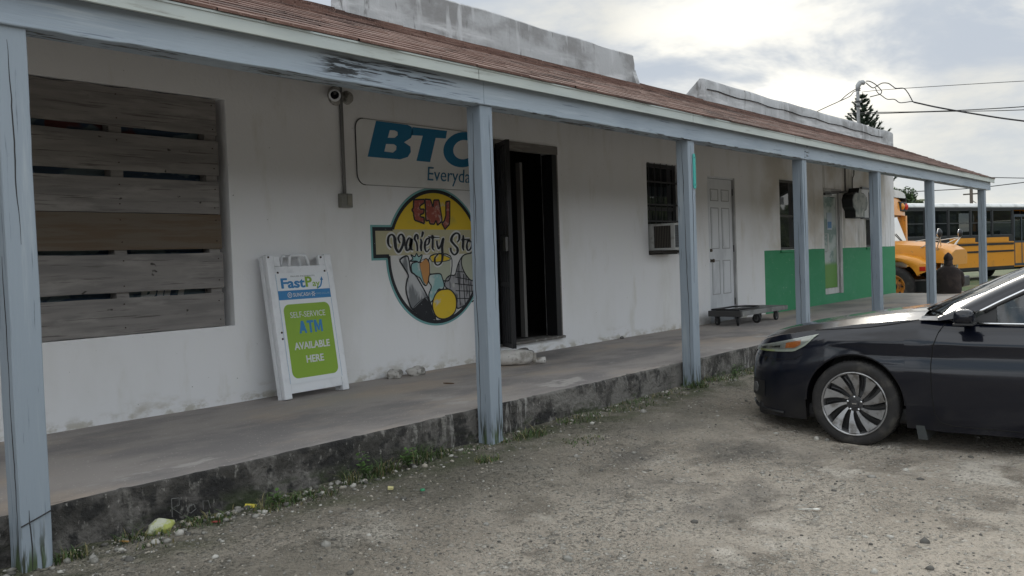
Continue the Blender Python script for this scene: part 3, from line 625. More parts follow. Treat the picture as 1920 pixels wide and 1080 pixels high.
# grass and weeds at the kerb
def blades(name, spots, mats, label, cat='grass', seed=3):
    r = rng(seed); V = []; F = []; MI = []
    for (cx, cy, rad, n, h) in spots:
        for i in range(n):
            a = r.uniform(0, 6.28); d = rad*math.sqrt(r.random()); x, y = cx+d*math.cos(a), cy+d*math.sin(a)*.6
            if y > 4.11: y = 4.11-r.random()*.04
            z = gh(x, y); hh = .8*h*r.uniform(.25, 1.15); w_ = r.uniform(.0016, .0038); la = r.uniform(0, 6.28); ln = r.uniform(.3, 1.6)*hh
            ux, uy = math.cos(la+1.57)*w_, math.sin(la+1.57)*w_; dx, dy = math.cos(la)*ln, math.sin(la)*ln
            if y+dy > 4.12: dy = -abs(dy)*.5
            b = len(V); V += [(x-ux, y-uy, z), (x+ux, y+uy, z), (x-ux*.8+dx*.35, y-uy*.8+dy*.35, z+hh*.62), (x+ux*.8+dx*.35, y+uy*.8+dy*.35, z+hh*.62), (x+dx, y+dy, z+hh*r.uniform(.75, 1))]
            F += [(b, b+1, b+3, b+2), (b+2, b+3, b+4)]; k = int(r.integers(0, len(mats))); MI += [k, k]
    me = bpy.data.meshes.new(name); me.from_pydata(V, [], F)
    for q in mats: me.materials.append(q)
    me.polygons.foreach_set('material_index', MI); me.update()
    return tag(link(name, me), label, cat, kind='stuff')
gA = mat('grass_green', (.058, .10, .026), .7); gB = mat('grass_dark', (.030, .052, .016), .7); gC = mat('grass_straw', (.17, .15, .07), .8); gD = mat('weed_green', (.07, .14, .03), .6)
r0 = random.Random(9); spots = []
for i in range(150):
    x = r0.uniform(1.8, 13.); y = 4.06-abs(r0.gauss(0, .11)); dn = .5+.5*noise.noise(Vector((x*1.4, 2, 0)))
    if dn > .42: spots.append((x, y, r0.uniform(.05, .16), int(34*dn), r0.uniform(.02, .05)))
for (x, y, rd, n, h) in ((3.45, 4.0, .14, 90, .11), (3.64, 4.0, .10, 110, .13), (3.95, 4.03, .13, 120, .13), (4.15, 4.03, .12, 80, .09), (2.85, 3.98, .16, 110, .08), (3.05, 3.93, .16, 90, .06), (5.6, 3.98, .26, 130, .05), (6.3, 3.95, .3, 140, .05), (4.95, 3.92, .16, 160, .07), (8.0, 4.0, .3, 150, .08), (8.7, 3.98, .3, 130, .07), (7.5, 3.95, .15, 160, .09), (4.2, 3.68, .1, 120, .05), (5.05, 3.55, .2, 120, .03), (1.78, 4.0, .08, 120, .07), (2.1, 4.02, .12, 120, .06), (2.45, 4.0, .14, 140, .05), (9.4, 3.98, .3, 220, .08)): spots.append((x, y, rd, n, h))
blades('kerb_grass', spots, [gA, gB, gA, gC], 'ragged green grass growing along the foot of the kerb')
def leafy(x, y, h, n, seed, lab):
    rr = random.Random(seed); V = []; F = []; z0 = gh(x, y)
    st = MB()
    for i in range(n):
        a = rr.uniform(0, 6.28); l = rr.uniform(.4, 1)*h; lean = rr.uniform(.1, .7); tx, ty, tz = x+math.cos(a)*lean*l, min(y+math.sin(a)*lean*l, 4.08), z0+l
        st.tube([(x, y, z0), ((x+tx)/2, (y+ty)/2, z0+l*.6), (tx, ty, tz)], .0012, 4)
        for k in range(4):
            t = .35+.2*k; bx, by, bz = x+(tx-x)*t, y+(ty-y)*t, z0+l*t; la = a+rr.uniform(-1.6, 1.6); ln = rr.uniform(.022, .042); wd = ln*.32
            d = Vector((math.cos(la), math.sin(la), rr.uniform(-.1, .5))).normalized(); s = d.cross(Vector((0, 0, 1))).normalized()*wd; b = len(V); p = Vector((bx, by, bz))
            V += [tuple(p), tuple(p+d*ln*.5+s), tuple(p+d*ln), tuple(p+d*ln*.5-s)]; F.append((b, b+1, b+2, b+3))
    root = thing('weed', lab, 'weed', (x, y, z0), group='broad-leaved weeds along the kerb')
    me = bpy.data.meshes.new('leaves'); me.from_pydata(V, [], F); me.materials.append(gD); link('leaves', me, root, inv=True)
    st.obj('stems', gB, root, inv=True)
leafy(3.50, 4.03, .16, 14, 1, 'leafy weed growing at the kerb left of the second porch post')
leafy(3.80, 3.97, .12, 16, 2, 'low bright weed in the tallest grass clump left of the second post')
leafy(2.85, 3.98, .09, 8, 3, 'small weed in the grass right of the yellow-green stone')
leafy(8.35, 3.98, .12, 10, 4, 'small weed at the kerb right of the third porch post')
STR= [([(5.682, 1.395), (5.654, 1.417), (5.645, 1.455), (5.658, 1.498), (5.695, 1.514), (5.724, 1.492), (5.732, 1.443), (5.74, 1.389), (5.772, 1.353), (5.807, 1.383), (5.837, 1.437), (5.843, 1.486), (5.818, 1.516), (5.788, 1.505), (5.775, 1.476), (5.792, 1.437)], 0.016), ([(5.938, 1.475), (5.911, 1.483), (5.883, 1.448), (5.869, 1.398), (5.878, 1.368), (5.91, 1.381), (5.939, 1.436), (5.945, 1.475), (5.931, 1.414), (5.94, 1.375), (5.959, 1.372)], 0.014), ([(6.027, 1.469), (6.025, 1.508), (6.002, 1.513), (5.984, 1.475), (6.006, 1.441), (6.015, 1.397), (6.013, 1.358)], 0.012), ([(6.062, 1.474), (6.072, 1.441), (6.062, 1.396), (6.068, 1.357)], 0.014), ([(6.09, 1.544), (6.093, 1.525), (6.077, 1.491)], 0.014), ([(6.118, 1.412), (6.163, 1.423), (6.181, 1.468), (6.149, 1.474), (6.119, 1.435), (6.116, 1.379), (6.139, 1.35), (6.176, 1.378)], 0.012), ([(6.228, 1.508), (6.224, 1.44), (6.221, 1.383), (6.244, 1.363)], 0.012), ([(6.167, 1.494), (6.223, 1.488), (6.32, 1.485)], 0.009), ([(6.282, 1.456), (6.284, 1.411), (6.302, 1.376), (6.333, 1.41), (6.361, 1.462), (6.374, 1.473), (6.353, 1.393), (6.352, 1.307), (6.332, 1.244), (6.281, 1.22), (6.246, 1.24), (6.248, 1.292), (6.299, 1.328)], 0.013), ([(6.571, 1.44), (6.598, 1.466), (6.601, 1.513), (6.558, 1.528), (6.506, 1.501), (6.486, 1.455), (6.526, 1.414), (6.567, 1.379), (6.565, 1.338), (6.521, 1.315), (6.48, 1.345), (6.47, 1.386)], 0.017), ([(6.661, 1.507), (6.658, 1.448), (6.65, 1.389), (6.662, 1.357)], 0.014), ([(6.624, 1.46), (6.685, 1.466), (6.756, 1.468)], 0.01), ([(6.756, 1.459), (6.719, 1.436), (6.708, 1.389), (6.723, 1.356), (6.76, 1.37), (6.785, 1.418), (6.76, 1.456)], 0.013), ([(6.832, 1.465), (6.826, 1.357)], 0.013), ([(6.83, 1.429), (6.872, 1.459), (6.899, 1.45)], 0.01), ([(6.924, 1.398), (6.97, 1.41), (6.973, 1.452), (6.936, 1.452), (6.919, 1.398), (6.94, 1.356), (6.978, 1.373)], 0.011)]
E_= [(5.992, 1.84), (6.134, 1.847), (6.136, 1.817), (6.071, 1.784), (6.07, 1.753), (6.125, 1.755), (6.119, 1.715), (6.067, 1.7), (6.074, 1.681), (6.121, 1.676), (6.121, 1.617), (5.994, 1.649), (5.981, 1.702), (5.986, 1.718), (5.96, 1.743), (5.984, 1.766)]
M_= [(6.142, 1.85), (6.218, 1.847), (6.247, 1.777), (6.263, 1.845), (6.332, 1.847), (6.364, 1.674), (6.362, 1.639), (6.298, 1.604), (6.28, 1.65), (6.254, 1.613), (6.197, 1.615), (6.187, 1.649), (6.143, 1.643)]
J_= [(6.428, 1.833), (6.485, 1.842), (6.477, 1.681), (6.465, 1.612), (6.401, 1.565), (6.361, 1.623), (6.394, 1.645), (6.421, 1.699)]
bottle= [(5.784, 1.282), (5.876, 1.316), (5.902, 1.255), (5.917, 1.171), (5.974, 1.133), (6.061, 1.021), (6.141, 0.895), (6.226, 0.699), (6.13, 0.706), (5.923, 0.817), (5.87, 0.91), (5.846, 1.007), (5.863, 1.09), (5.882, 1.137), (5.821, 1.222)]
label= [(5.923, 0.817), (6.09, 0.916), (6.139, 0.871), (6.226, 0.699), (6.147, 0.702), (6.046, 0.736)]
fruitT= [(5.938, 1.243), (6.015, 1.259), (6.074, 1.251), (6.127, 1.286), (6.168, 1.237), (6.161, 1.114), (6.122, 1.036), (6.08, 1.044), (6.032, 1.107), (5.95, 1.146), (5.927, 1.195)]
mango= [(6.039, 1.24), (6.127, 1.286), (6.168, 1.237), (6.161, 1.114), (6.122, 1.036), (6.081, 1.069)]
leaf= [(5.914, 1.267), (5.949, 1.29), (5.926, 1.327), (5.975, 1.308), (6.002, 1.337), (6.026, 1.307), (6.074, 1.324), (6.058, 1.282), (6.031, 1.252), (5.99, 1.265)]
glass= [(6.189, 1.31), (6.467, 1.304), (6.456, 1.104), (6.38, 1.063), (6.179, 1.126)]
glassT= [(6.189, 1.31), (6.323, 1.326), (6.465, 1.279), (6.391, 1.256), (6.213, 1.254)]
celery= [(6.15, 1.066), (6.162, 1.127), (6.224, 1.137), (6.312, 1.134), (6.337, 1.095), (6.36, 1.02), (6.331, 0.984), (6.277, 0.986), (6.23, 0.927), (6.165, 0.869), (6.143, 0.944), (6.182, 1.015)]
orange= [(6.376, 0.984), (6.448, 0.972), (6.51, 0.912), (6.524, 0.835), (6.501, 0.761), (6.434, 0.715), (6.342, 0.696), (6.254, 0.715), (6.204, 0.768), (6.187, 0.843), (6.221, 0.927), (6.286, 0.974)]
basket= [(6.377, 1.007), (6.391, 1.081), (6.456, 1.116), (6.521, 1.12), (6.574, 1.226), (6.644, 1.301), (6.75, 1.325), (6.827, 1.31), (6.804, 0.896), (6.723, 0.836), (6.606, 0.798), (6.531, 0.79), (6.535, 0.873), (6.484, 0.951)]
shell= [(6.644, 1.301), (6.75, 1.325), (6.827, 1.31), (6.824, 1.09), (6.754, 1.054), (6.663, 1.134), (6.621, 1.225)]
lat= [[(6.583, 1.226), (6.576, 1.099), (6.579, 0.819)], [(6.643, 1.122), (6.644, 0.969), (6.655, 0.815)], [(6.717, 1.081), (6.724, 0.862)], [(6.551, 1.151), (6.654, 1.141)], [(6.529, 1.095), (6.735, 1.061)], [(6.516, 1.032), (6.79, 1.001)], [(6.522, 0.962), (6.787, 0.943)], [(6.536, 0.885), (6.744, 0.874)]]
BTC_B= [[(5.548, 2.53), (5.939, 2.53), (5.988, 2.515), (6.004, 2.47), (5.975, 2.413), (5.882, 2.365), (5.963, 2.331), (5.965, 2.281), (5.923, 2.232), (5.825, 2.204), (5.431, 2.203)], [(5.71, 2.462), (5.68, 2.39), (5.767, 2.396), (5.809, 2.424), (5.808, 2.454), (5.771, 2.465)], [(5.656, 2.333), (5.631, 2.262), (5.739, 2.26), (5.781, 2.288), (5.787, 2.323), (5.757, 2.338)]]
BTC_T= [(6.002, 2.516), (6.47, 2.521), (6.447, 2.446), (6.306, 2.44), (6.216, 2.203), (6.037, 2.204), (6.134, 2.446), (5.976, 2.438)]
#C [(6.464, 2.484), (6.357, 2.329), (6.435, 2.218), (6.74, 2.199), (6.751, 2.53), (6.55, 2.343)]
# ================================================================ painted mural on the wall (part of the building)
mur = MB(); y0, y1 = YW-.003, YW-.001
def pc(name, col, lay=()): return mat(name, col, .75, layers=[((.45, .45, .43), (7, 7, 7), .60, .72, 5)]+list(lay))
cyel = pc('mural_yellow', (.64, .45, .028), [((.50, .38, .05), (3, 3, 5), .5, .7, 3)]); cbei = pc('mural_beige', (.42, .39, .25)); cwhi = pc('mural_white', (.58, .58, .57)); cblk = mat('mural_black', (.012, .014, .018), .7, layers=[((.3, .32, .32), (30, 30, 30), .68, .74, 3)])
cred = pc('mural_red', (.27, .065, .045), [((.40, .20, .16), (14, 14, 20), .5, .64, 3)]); ctea = pc('mural_teal', (.24, .42, .42), [((.45, .52, .50), (8, 8, 8), .5, .6, 3)]); cora = pc('mural_orange', (.50, .24, .08)); cgry = pc('mural_grey', (.30, .30, .31), [((.10, .10, .11), (16, 16, 5), .5, .62, 3)]); cpal = pc('mural_pale', (.40, .42, .33)); ctear = mat('mural_teal_edge', (.16, .36, .36), .7)
CX, CZ, CR = 6.277, 1.302, .622
def circ(r, a0, a1, n=40, cx=CX, cz=CZ): return [(cx+r*math.cos(a0+(a1-a0)*i/n), cz+r*math.sin(a0+(a1-a0)*i/n)) for i in range(n+1)]
aT, aB = math.asin((1.561-CZ)/CR), math.asin((1.323-CZ)/CR)
def ribbon(m, pts, w, ya, yb, closed=False, taper=False):
    """flat brush stroke of half-width w along pts (x,z)"""
    P = [Vector((p[0], p[1])) for p in pts]
    if len(P) > 2:
        Q = []
        for i in range(len(P)-1 if not closed else len(P)):
            p0 = P[i-1] if (i or closed) else P[0]; p1 = P[i]; p2 = P[(i+1) % len(P)]; p3 = P[(i+2) % len(P)] if (i+2 < len(P) or closed) else P[-1]
            for k in range(4):
                t = k/4; Q.append(.5*((2*p1)+(p2-p0)*t+(2*p0-5*p1+4*p2-p3)*t*t+(3*p1-p0-3*p2+p3)*t**3))
        if not closed: Q.append(P[-1])
        P = Q
    n = len(P); rows = []
    for i, p in enumerate(P):
        a = P[i-1] if (i or closed) else p; b = P[(i+1) % n] if (i < n-1 or closed) else p; d = (b-a)
        if d.length < 1e-6: d = Vector((1, 0))
        d.normalize(); s = Vector((-d.y, d.x)); ww = w*(1.-(.55 if taper else 0)*abs(d.x))*(1 if not taper else (.6+.4*math.sin(PI*min(1, max(0, i/(n-1))))))
        l, r_ = p+s*ww, p-s*ww
        rows.append([(l.x, ya, l.y), (r_.x, ya, r_.y), (r_.x, yb, r_.y), (l.x, yb, l.y), (l.x, ya, l.y)])
    m.grid(rows, closeu=closed)
    if not closed:
        for rw in (rows[0], rows[-1]): m.bm.faces.new([m.bm.verts.new(q) for q in rw[:-1]])
def layer_obj(nm, fn, mt, par): 
    m = MB(); fn(m); return m.obj(nm, mt, par, inv=True)
top = circ(CR, aT, PI-aT); botm = circ(CR, PI-aB, 2*PI+aB)
mural = layer_obj('painted_mural', lambda m: (m.prism(botm, y0, YW-.0005)), cwhi, bld)
layer_obj('yellow_dome', lambda m: m.prism(top, y0, YW-.0005), cyel, mural)
layer_obj('beige_ribbon', lambda m: m.prism([(5.482, 1.323), (7.072, 1.323), (7.072, 1.561), (5.482, 1.561)], y0-.0003, YW-.0005), cbei, mural)
def outl(w, off):
    def f(m):
        r = CR+off; x0 = 5.482-off; x1 = 7.072+off; zt = 1.561+off; zb = 1.323-off; at = math.asin((zt-CZ)/r); ab = math.asin((zb-CZ)/r)
        ribbon(m, circ(r, at, PI-at, 48), w, y0-.002, YW-.0005); ribbon(m, circ(r, PI-ab, 2*PI+ab, 60), w, y0-.002, YW-.0005)
        for s, xe in ((-1, x0), (1, x1)):
            xi = CX+s*r*math.cos(at)
            ribbon(m, [(xi, zt), (xe, zt)], w, y0-.002, YW-.0005); ribbon(m, [(xe, zt+w), (xe, zb-w)], w, y0-.0021, YW-.0005); ribbon(m, [(xe, zb), (CX+s*r*math.cos(ab), zb)], w, y0-.002, YW-.0005)
    return f
layer_obj('teal_edge', outl(.012, .028), ctear, mural); layer_obj('black_outline', outl(.017, .004), cblk, mural)
for o in (o for o in mural.children if o.name.startswith('black')):
    for v in o.data.vertices: v.co.y -= .001 if v.co.y < YW-.001 else 0
def item(nm, poly, mt, d, ow=.0065, hl=None):
    m = MB(); m.mi = 0; m.prism(poly, y0-.0006-d, YW-.0005); m.mi = 1; ribbon(m, poly, ow, y0-.0014-d, y0-.0006-d, closed=True)
    o = m.obj(nm, [mt, cblk], mural, inv=True)
item('painted_glass', glass, cpal, .0002); item('glass_rim', glassT, cyel, .0008, .004); item('painted_fruit', fruitT, ctea, .0004); item('painted_mango', mango, cora, .0016, .002); item('fruit_leaves', leaf, ctea, .0024, .006)
item('painted_basket', basket, cgry, .0004); item('painted_shell', shell, cpal, .0016); item('painted_celery', celery, ctea, .0024); item('painted_orange', orange, cyel, .0034, .007)
item('painted_bottle', bottle, pc('mural_glass', (.44, .45, .46), [((.16, .17, .18), (9, 9, 3), .5, .62, 3)]), .0032, .008); item('bottle_label', label, cblk, .0044, .003)
m = MB()
for q in lat: ribbon(m, q, .004, y0-.0042, y0-.0010)
m.obj('basket_weave', cblk, mural, inv=True)
m = MB()
for s, w in STR: ribbon(m, s, w*1.2+.007, y0-.0012, YW-.0005)
m.obj('script_shadow', cwhi, mural, inv=True)
m = MB()
for k, (s, w) in enumerate(STR): ribbon(m, s, w*1.22, y0-.0050-.0002*(k % 3), y0-.0013, taper=True)
m.obj('script_lettering', cblk, mural, inv=True)
m = MB()
for k, q in enumerate((E_, M_, J_)):
    m.mi = 0; m.prism(q, y0-.0012-.0003*k, YW-.0005); m.mi = 1
    n = len(q)
    for i in range(n): ribbon(m, [q[i], q[(i+1) % n]], .0075, y0-.0030-.0003*k-.0001*i, y0-.0013-.0003*k)
m.obj('block_lettering', [cred, cblk], mural, inv=True)
# ================================================================ wall sign
sg = thing('wall_sign', 'rounded white wall panel with large slanted blue letters BTC above the round mural', 'sign', (6.19, YW, 1.958))
def rrect(x0, x1, z0, z1, r, n=6):
    out = []
    for cx, cz, a in ((x1-r, z1-r, 0), (x0+r, z1-r, PI/2), (x0+r, z0+r, PI), (x1-r, z0+r, 1.5*PI)):
        out += [(cx+r*math.cos(a+PI/2*i/n), cz+r*math.sin(a+PI/2*i/n)) for i in range(n+1)]
    return out
m = MB(); m.prism(rrect(5.31, 7.09, 1.958, 2.535, .09), YW-.016, YW-.001); m.obj('panel', mat('sign_white', (.74, .75, .75), .6, layers=[((.62, .62, .61), (1.5, 1, 1.5), .45, .7, 4)]), sg, inv=True)
m = MB(); rr_ = rrect(5.306, 7.094, 1.954, 2.539, .094); m.tube([(x, YW-.008, z) for x, z in rr_], .0035, 5, closed=True); m.obj('panel_edge', mat('edge_grey', (.30, .30, .30), .7), sg, inv=True)
m = MB(); m.tube([(x, YW-.010, z) for x, z in rr_ if x < 5.41], .0045, 5); m.obj('left_edge_line', mat('edge_dark', (.05, .05, .055), .7), sg, inv=True)  # darker line along the left edge of the panel
sblue = mat('sign_blue', (.012, .165, .32), .55)
m = MB(); m.prismh(BTC_B, YW-.0195, YW-.0162); m.prism(BTC_T, YW-.0195, YW-.0162)
cc_ = []
for rr2, rz2, rev in ((.285, .178, 0), (.150, .098, 1)):
    a_ = [(math.cos(t)*rr2, math.sin(t)*rz2) for t in np.linspace(.62, 2*PI-.62, 26)]; cc_ += a_[::-1] if rev else a_
m.prism([(6.70+x+.337*z, 2.356+z) for x, z in cc_], YW-.0195, YW-.0162); m.obj('large_lettering', sblue, sg, inv=True)
text_obj('small_lettering', 'Everyday', .2, mat('sign_blue_thin', (.03, .15, .27), .55), sg, bold=-.001, shear=.10, loc=(6.175, YW-.0185, 1.985), width=.70, height=.172, ext=.002, inv=True)
# ================================================================ camera, conduit, box sign, air conditioner, number strip
grim = mat('grimy_white', (.34, .33, .31), .6, layers=[((.10, .095, .085), (14, 14, 14), .45, .65, 5)])
sc_ = thing('security_camera', 'small round white security camera on a mount at the top of the grey conduit', 'security camera', (5.10, YW, 2.70))
m = MB(); m.lathe([(.0, -.03), (.075, -.028), (.082, -.01), (.082, 0)], (0, 0, 0), 'Y', 20); m.lathe([(.0, -.035), (.05, -.032), (.058, -.012), (.06, 0)], (.13, 0, .0), 'Y', 16); o = m.obj('mount', grim, sc_); autosmooth(o)
m = MB(); m.lathe([(.02, -.028), (.04, -.05), (.052, -.09), (.05, -.13), (.044, -.15), (.036, -.152)], (0, 0, 0), 'Y', 20, cap=False); o = m.obj('housing', whiteplastic, sc_); autosmooth(o, 50); o.rotation_euler = (.12, 0, -.7)
m = MB(); m.lathe([(0, -.147), (.033, -.149), (.034, -.146)], (0, 0, 0), 'Y', 16); o = m.obj('lens', mat('lens_black', (.008, .008, .01), .08), sc_); o.rotation_euler = (.12, 0, -.7)
greypipe = mat('grey_pipe', (.17, .17, .17), .55, layers=[((.09, .09, .085), (20, 20, 3), .5, .65, 4)])
cn = thing('electrical_conduit', 'grey conduit pipe running down the wall to a square junction box', 'conduit', (5.147, YW, 1.75))
m = MB(); m.tube([(0, -.02, .08), (0, -.02, .55), (.0, -.02, 1.45)], .0165, 10); m.obj('pipe', greypipe, cn, smooth=True)
m = MB(); m.box((-.06, -.055, -.004), (.06, 0, .115), .005); bxo = m.obj('junction_box', mat('box_grey', (.19, .19, .17), .6), cn)
m = MB(); m.box((.0, -.062, .012), (.05, -.055, .10)); m.lathe([(0, -.066), (.008, -.065), (.009, -.062)], (.025, 0, .03), 'Y', 8); m.lathe([(0, -.066), (.008, -.065), (.009, -.062)], (.025, 0, .08), 'Y', 8); m.obj('outlet_cover', mat('outlet_tan', (.23, .22, .18), .6), bxo)
bs = thing('light_box_sign', 'blank crest-shaped pale sign box with thick black sides beside the glass door', 'sign', (17.96, YW, 1.82))
cr_ = [(437, 390), (435, 345), (420, 320), (416, 270), (425, 240), (445, 222), (460, 225), (468, 192), (474, 190), (480, 222), (500, 225), (522, 250), (530, 290), (520, 330), (503, 345), (503, 390)]
cres = [(-.46+.92*(x-416)/114, .585*(390-y)/198) for x, y in cr_]
m = MB(); m.prism(cres, -.20, -.002); m.obj('box', mat('sign_box_black', (.012, .013, .014), .5), bs)
m = MB(); m.prism([(x*.93, .29+(z-.29)*.93) for x, z in cres], -.208, -.20); m.obj('face', mat('sign_face_pale', (.42, .45, .44), .6, layers=[((.26, .30, .30), (5, 5, 5), .45, .6, 5), ((.60, .62, .60), (4, 4, 4), .55, .65, 5)]), bs)
m = MB(); m.tube([(.02, -.05, .55), (.02, -.05, .70), (.10, -.03, .80), (.22, -.02, .86), (.26, -.015, 1.1)], .01, 6); m.obj('cable', blackmetal, bs)
m = MB(); m.tube([(-.28, -.02, .5), (-.28, -.02, 1.2)], .016, 6); m.obj('pipe', greypipe, bs)
nb = thing('notice_board', 'pale blank notice panel with dark top and bottom edge partly behind the fifth post', 'panel', (18.75, YW, 1.82)); m = MB(); m.box((-.17, -.03, .03), (.25, -.002, .60)); m.obj('board', whitepaint, nb); m = MB(); m.box((-.19, -.05, .60), (.27, -.002, .635)); m.obj('edge_strip', blackmetal, nb); m = MB(); m.box((-.19, -.05, 0), (.27, -.002, .028)); m.obj('edge_strip', blackmetal, nb)
ac = thing('window_air_conditioner', 'white window air conditioner sticking out below the barred window', 'air conditioner', (10.515, YW, 1.28))
m = MB(); x0, x1, yf, z0, z1 = -.235, .235, -.36, .02, .365
m.box((x0, yf, z0), (x1, .1, z0+.03), .004); m.box((x0, yf, z1-.03), (x1, .1, z1), .004); m.box((x1-.02, yf, z0+.03), (x1, .1, z1-.03)); m.box((x0, -.06, z0+.03), (x0+.02, .1, z1-.03)); m.box((x0, yf, z0+.03), (x0+.02, yf+.05, z1-.03)); m.box((x0+.02, -.1, z0+.03), (x1-.02, .1, z1-.03))
o = m.obj('casing', mat('ac_white', (.46, .47, .46), .5, layers=[((.26, .25, .23), (7, 7, 7), .5, .7, 5)]), ac)
m = MB(); m.box((x0+.012, yf+.05, z0+.03), (x0+.018, -.06, z1-.03)); m.obj('side_vent', mat('vent_dark', (.03, .028, .026), .8), ac)
m = MB()
for i in range(10): m.box((x0+.001, yf+.055+i*.024, z0+.032), (x0+.011, yf+.060+i*.024, z1-.032))
m.obj('vent_fins', mat('fin_brown', (.12, .105, .09), .7), ac)
m = MB(); m.box((x0+.02, yf+.008, z0+.03), (x1-.02, yf+.012, z1-.03)); m.obj('rear_coil', mat('coil_grey', (.12, .13, .14), .5, .5), ac)
m = MB()
for i in range(9): m.tube([(x0+.02, yf+.003, z0+.055+i*.032), (x1-.02, yf+.003, z0+.055+i*.032)], .0025, 4)
for i in range(4): m.tube([(x0+.06+i*.11, yf+.001, z0+.03), (x0+.1+i*.12, yf+.001, z1-.03)], .0025, 4)
m.obj('rear_grille', blackmetal, ac)
m = MB(); m.box((-.26, -.20, -.02), (.26, .06, .016)); m.obj('support_board', mat('dark_board', (.05, .045, .04), .8), ac)
ns = thing('number_strip', 'narrow teal plastic strip screwed upright to the third porch post', 'marker strip', (7.612, 3.986, 1.845)); m = MB(); m.prism(rrect(-.024, .024, 0, .325, .02, 4), -.006, -.0005); m.obj('strip', mat('teal_plastic', (.03, .36, .31), .4), ns)
for z in (.035, .29): m = MB(); m.lathe([(0, -.009), (.0055, -.008), (.006, -.006)], (0, 0, z), 'Y', 8); m.obj('screw', blackmetal, ns)
# ================================================================ pallet boarding the window
pl = thing('wooden_pallet', 'weathered grey wooden pallet boarding up the shop window at the left', 'pallet', (3.235, 6.068, .82))
zr = [(.822, 1.075), (1.114, 1.378), (1.410, 1.668), (1.672, 1.915), (1.963, 2.222), (2.270, 2.545)]; rp = random.Random(2)
for i, (a, b) in enumerate(zr):
    m = MB(); n = 26; rows = []; yo = rp.uniform(-.004, .004)
    for k in range(n+1):
        x = -.785+1.50*k/n+(0 if 0 < k < n else rp.uniform(-.006, .003)); e1 = .004*noise.noise(Vector((x*4, i*5, 0))); e2 = .004*noise.noise(Vector((x*4, i*5+2, 9)))
        if i == 5: e2 = .012*noise.noise(Vector((x*5, 3, 9)))-.006
        rows.append([(x, yo, a-.82+e1), (x, yo, b-.82+e2), (x, yo+.02, b-.82+e2), (x, yo+.02, a-.82+e1), (x, yo, a-.82+e1)])
    m.grid(rows); [m.bm.faces.new([m.bm.verts.new(q) for q in rw[:-1]]) for rw in (rows[0], rows[-1])]
    m.obj('plank', greywood, pl, dedupe=.00001)
for x in (-.76, -.12, .62):
    m = MB(); m.box((x, .022, .01), (x+.09, .11, 1.71)); m.obj('stringer', greywood, pl)
rust = mat('rust', (.05, .03, .02), .9)
for a, b in zr:
    for x in (-.72, -.08, .67):
        for z in (a+.05, b-.05): m = MB(); m.lathe([(0, -.008), (.0045, -.0075), (.005, -.003)], (x+rp.uniform(-.01, .01), 0, z-.82+rp.uniform(-.01, .01)), 'Y', 6); m.obj('nail', rust, pl)
# ================================================================ A-frame sign, folded, leaning on the wall
ab = thing('sandwich_board', 'white plastic sandwich board with a green and blue poster leaning against the wall', 'sandwich board', (4.55, 5.79, SLAB))
ab.rotation_euler = (-math.atan2(.17, 1.12), 0, .02)
def bo(nm, mt, f, par=ab, **k):
    m = MB(); f(m); return m.obj(nm, mt, par, **k)
HW, HT = .325, 1.135
def frame_side(m, ya, yb):
    m.box((-HW, ya, 0), (-HW+.07, yb, HT), .008); m.box((HW-.07, ya, 0), (HW, yb, HT), .008)
    m.box((-HW+.07, ya+.002, .04), (HW-.07, yb-.002, .125), .004); m.box((-HW+.07, ya+.002, .975), (HW-.07, yb-.002, 1.04), .004)
bo('front_frame', whiteplastic, lambda m: frame_side(m, -.05, -.004)); bo('back_frame', whiteplastic, lambda m: frame_side(m, .004, .05))
bo('handle', whiteplastic, lambda m: m.tube([(-.10, -.027, 1.03), (-.085, -.027, 1.11), (-.07, -.027, 1.13), (.07, -.027, 1.13), (.085, -.027, 1.11), (.10, -.027, 1.03)], .013, 8), smooth=True)
bo('handle', whiteplastic, lambda m: m.tube([(-.14, .027, 1.03), (-.125, .027, 1.11), (-.11, .027, 1.13), (.03, .027, 1.13), (.045, .027, 1.11), (.06, .027, 1.03)], .013, 8), smooth=True)
bo('corner_cap', whiteplastic, lambda m: m.box((-HW+.07, -.045, 1.04), (-HW+.13, -.008, HT-.01), .006)); bo('corner_cap', whiteplastic, lambda m: m.box((HW-.13, -.045, 1.04), (HW-.07, -.008, HT-.01), .006))
bo('hinge_pin', MATS['rust'], lambda m: [m.lathe([(0, -.055), (.008, -.054), (.009, -.049)], (x, 0, z), 'Y', 8) for x, z in ((-HW+.02, HT-.02), (HW-.11, HT-.03), (-HW+.09, .99), (HW-.09, .99), (-HW+.05, .52), (-HW+.05, .47))])
pst = bo('poster', mat('poster_white', (.74, .77, .80), .45), lambda m: m.box((-HW+.06, -.0535, .11), (HW-.06, -.0505, .985)))
pblue = mat('poster_blue', (.022, .20, .46), .45); pgreen = mat('poster_green', (.24, .40, .025), .45)
bo('poster_outline', pblue, lambda m: (m.box((-.262, -.0545, .118), (-.2605, -.0535, .978)), m.box((.2605, -.0545, .118), (.262, -.0535, .978))), pst)
bo('poster_band', pblue, lambda m: m.box((-.262, -.0545, .772), (.262, -.0536, .845)), pst)
bo('poster_field', pgreen, lambda m: m.prism(rrect(-.232, .232, .150, .735, .055), -.0545, -.0536), pst)
pw = mat('poster_lettering_white', (.62, .64, .64), .5)
def pt(nm, s, mt, x, z, w, h, **k): return text_obj(nm, s, .1, mt, pst, loc=(x, -.0552, z), width=w, height=h, ext=.0006, **k)
pt('lettering', 'Fast', pblue, -.222, .862, .235, .082, bold=.003); pt('lettering', 'P', pgreen, .018, .866, .068, .084, bold=.003); pt('lettering', 'ay', pgreen, .088, .852, .075, .052, bold=.001)
bo('poster_swoosh', pblue, lambda m: ribbon(m, [(.13, .852), (.165, .868), (.182, .90), (.188, .928)], .006, -.0556, -.0542), pst)
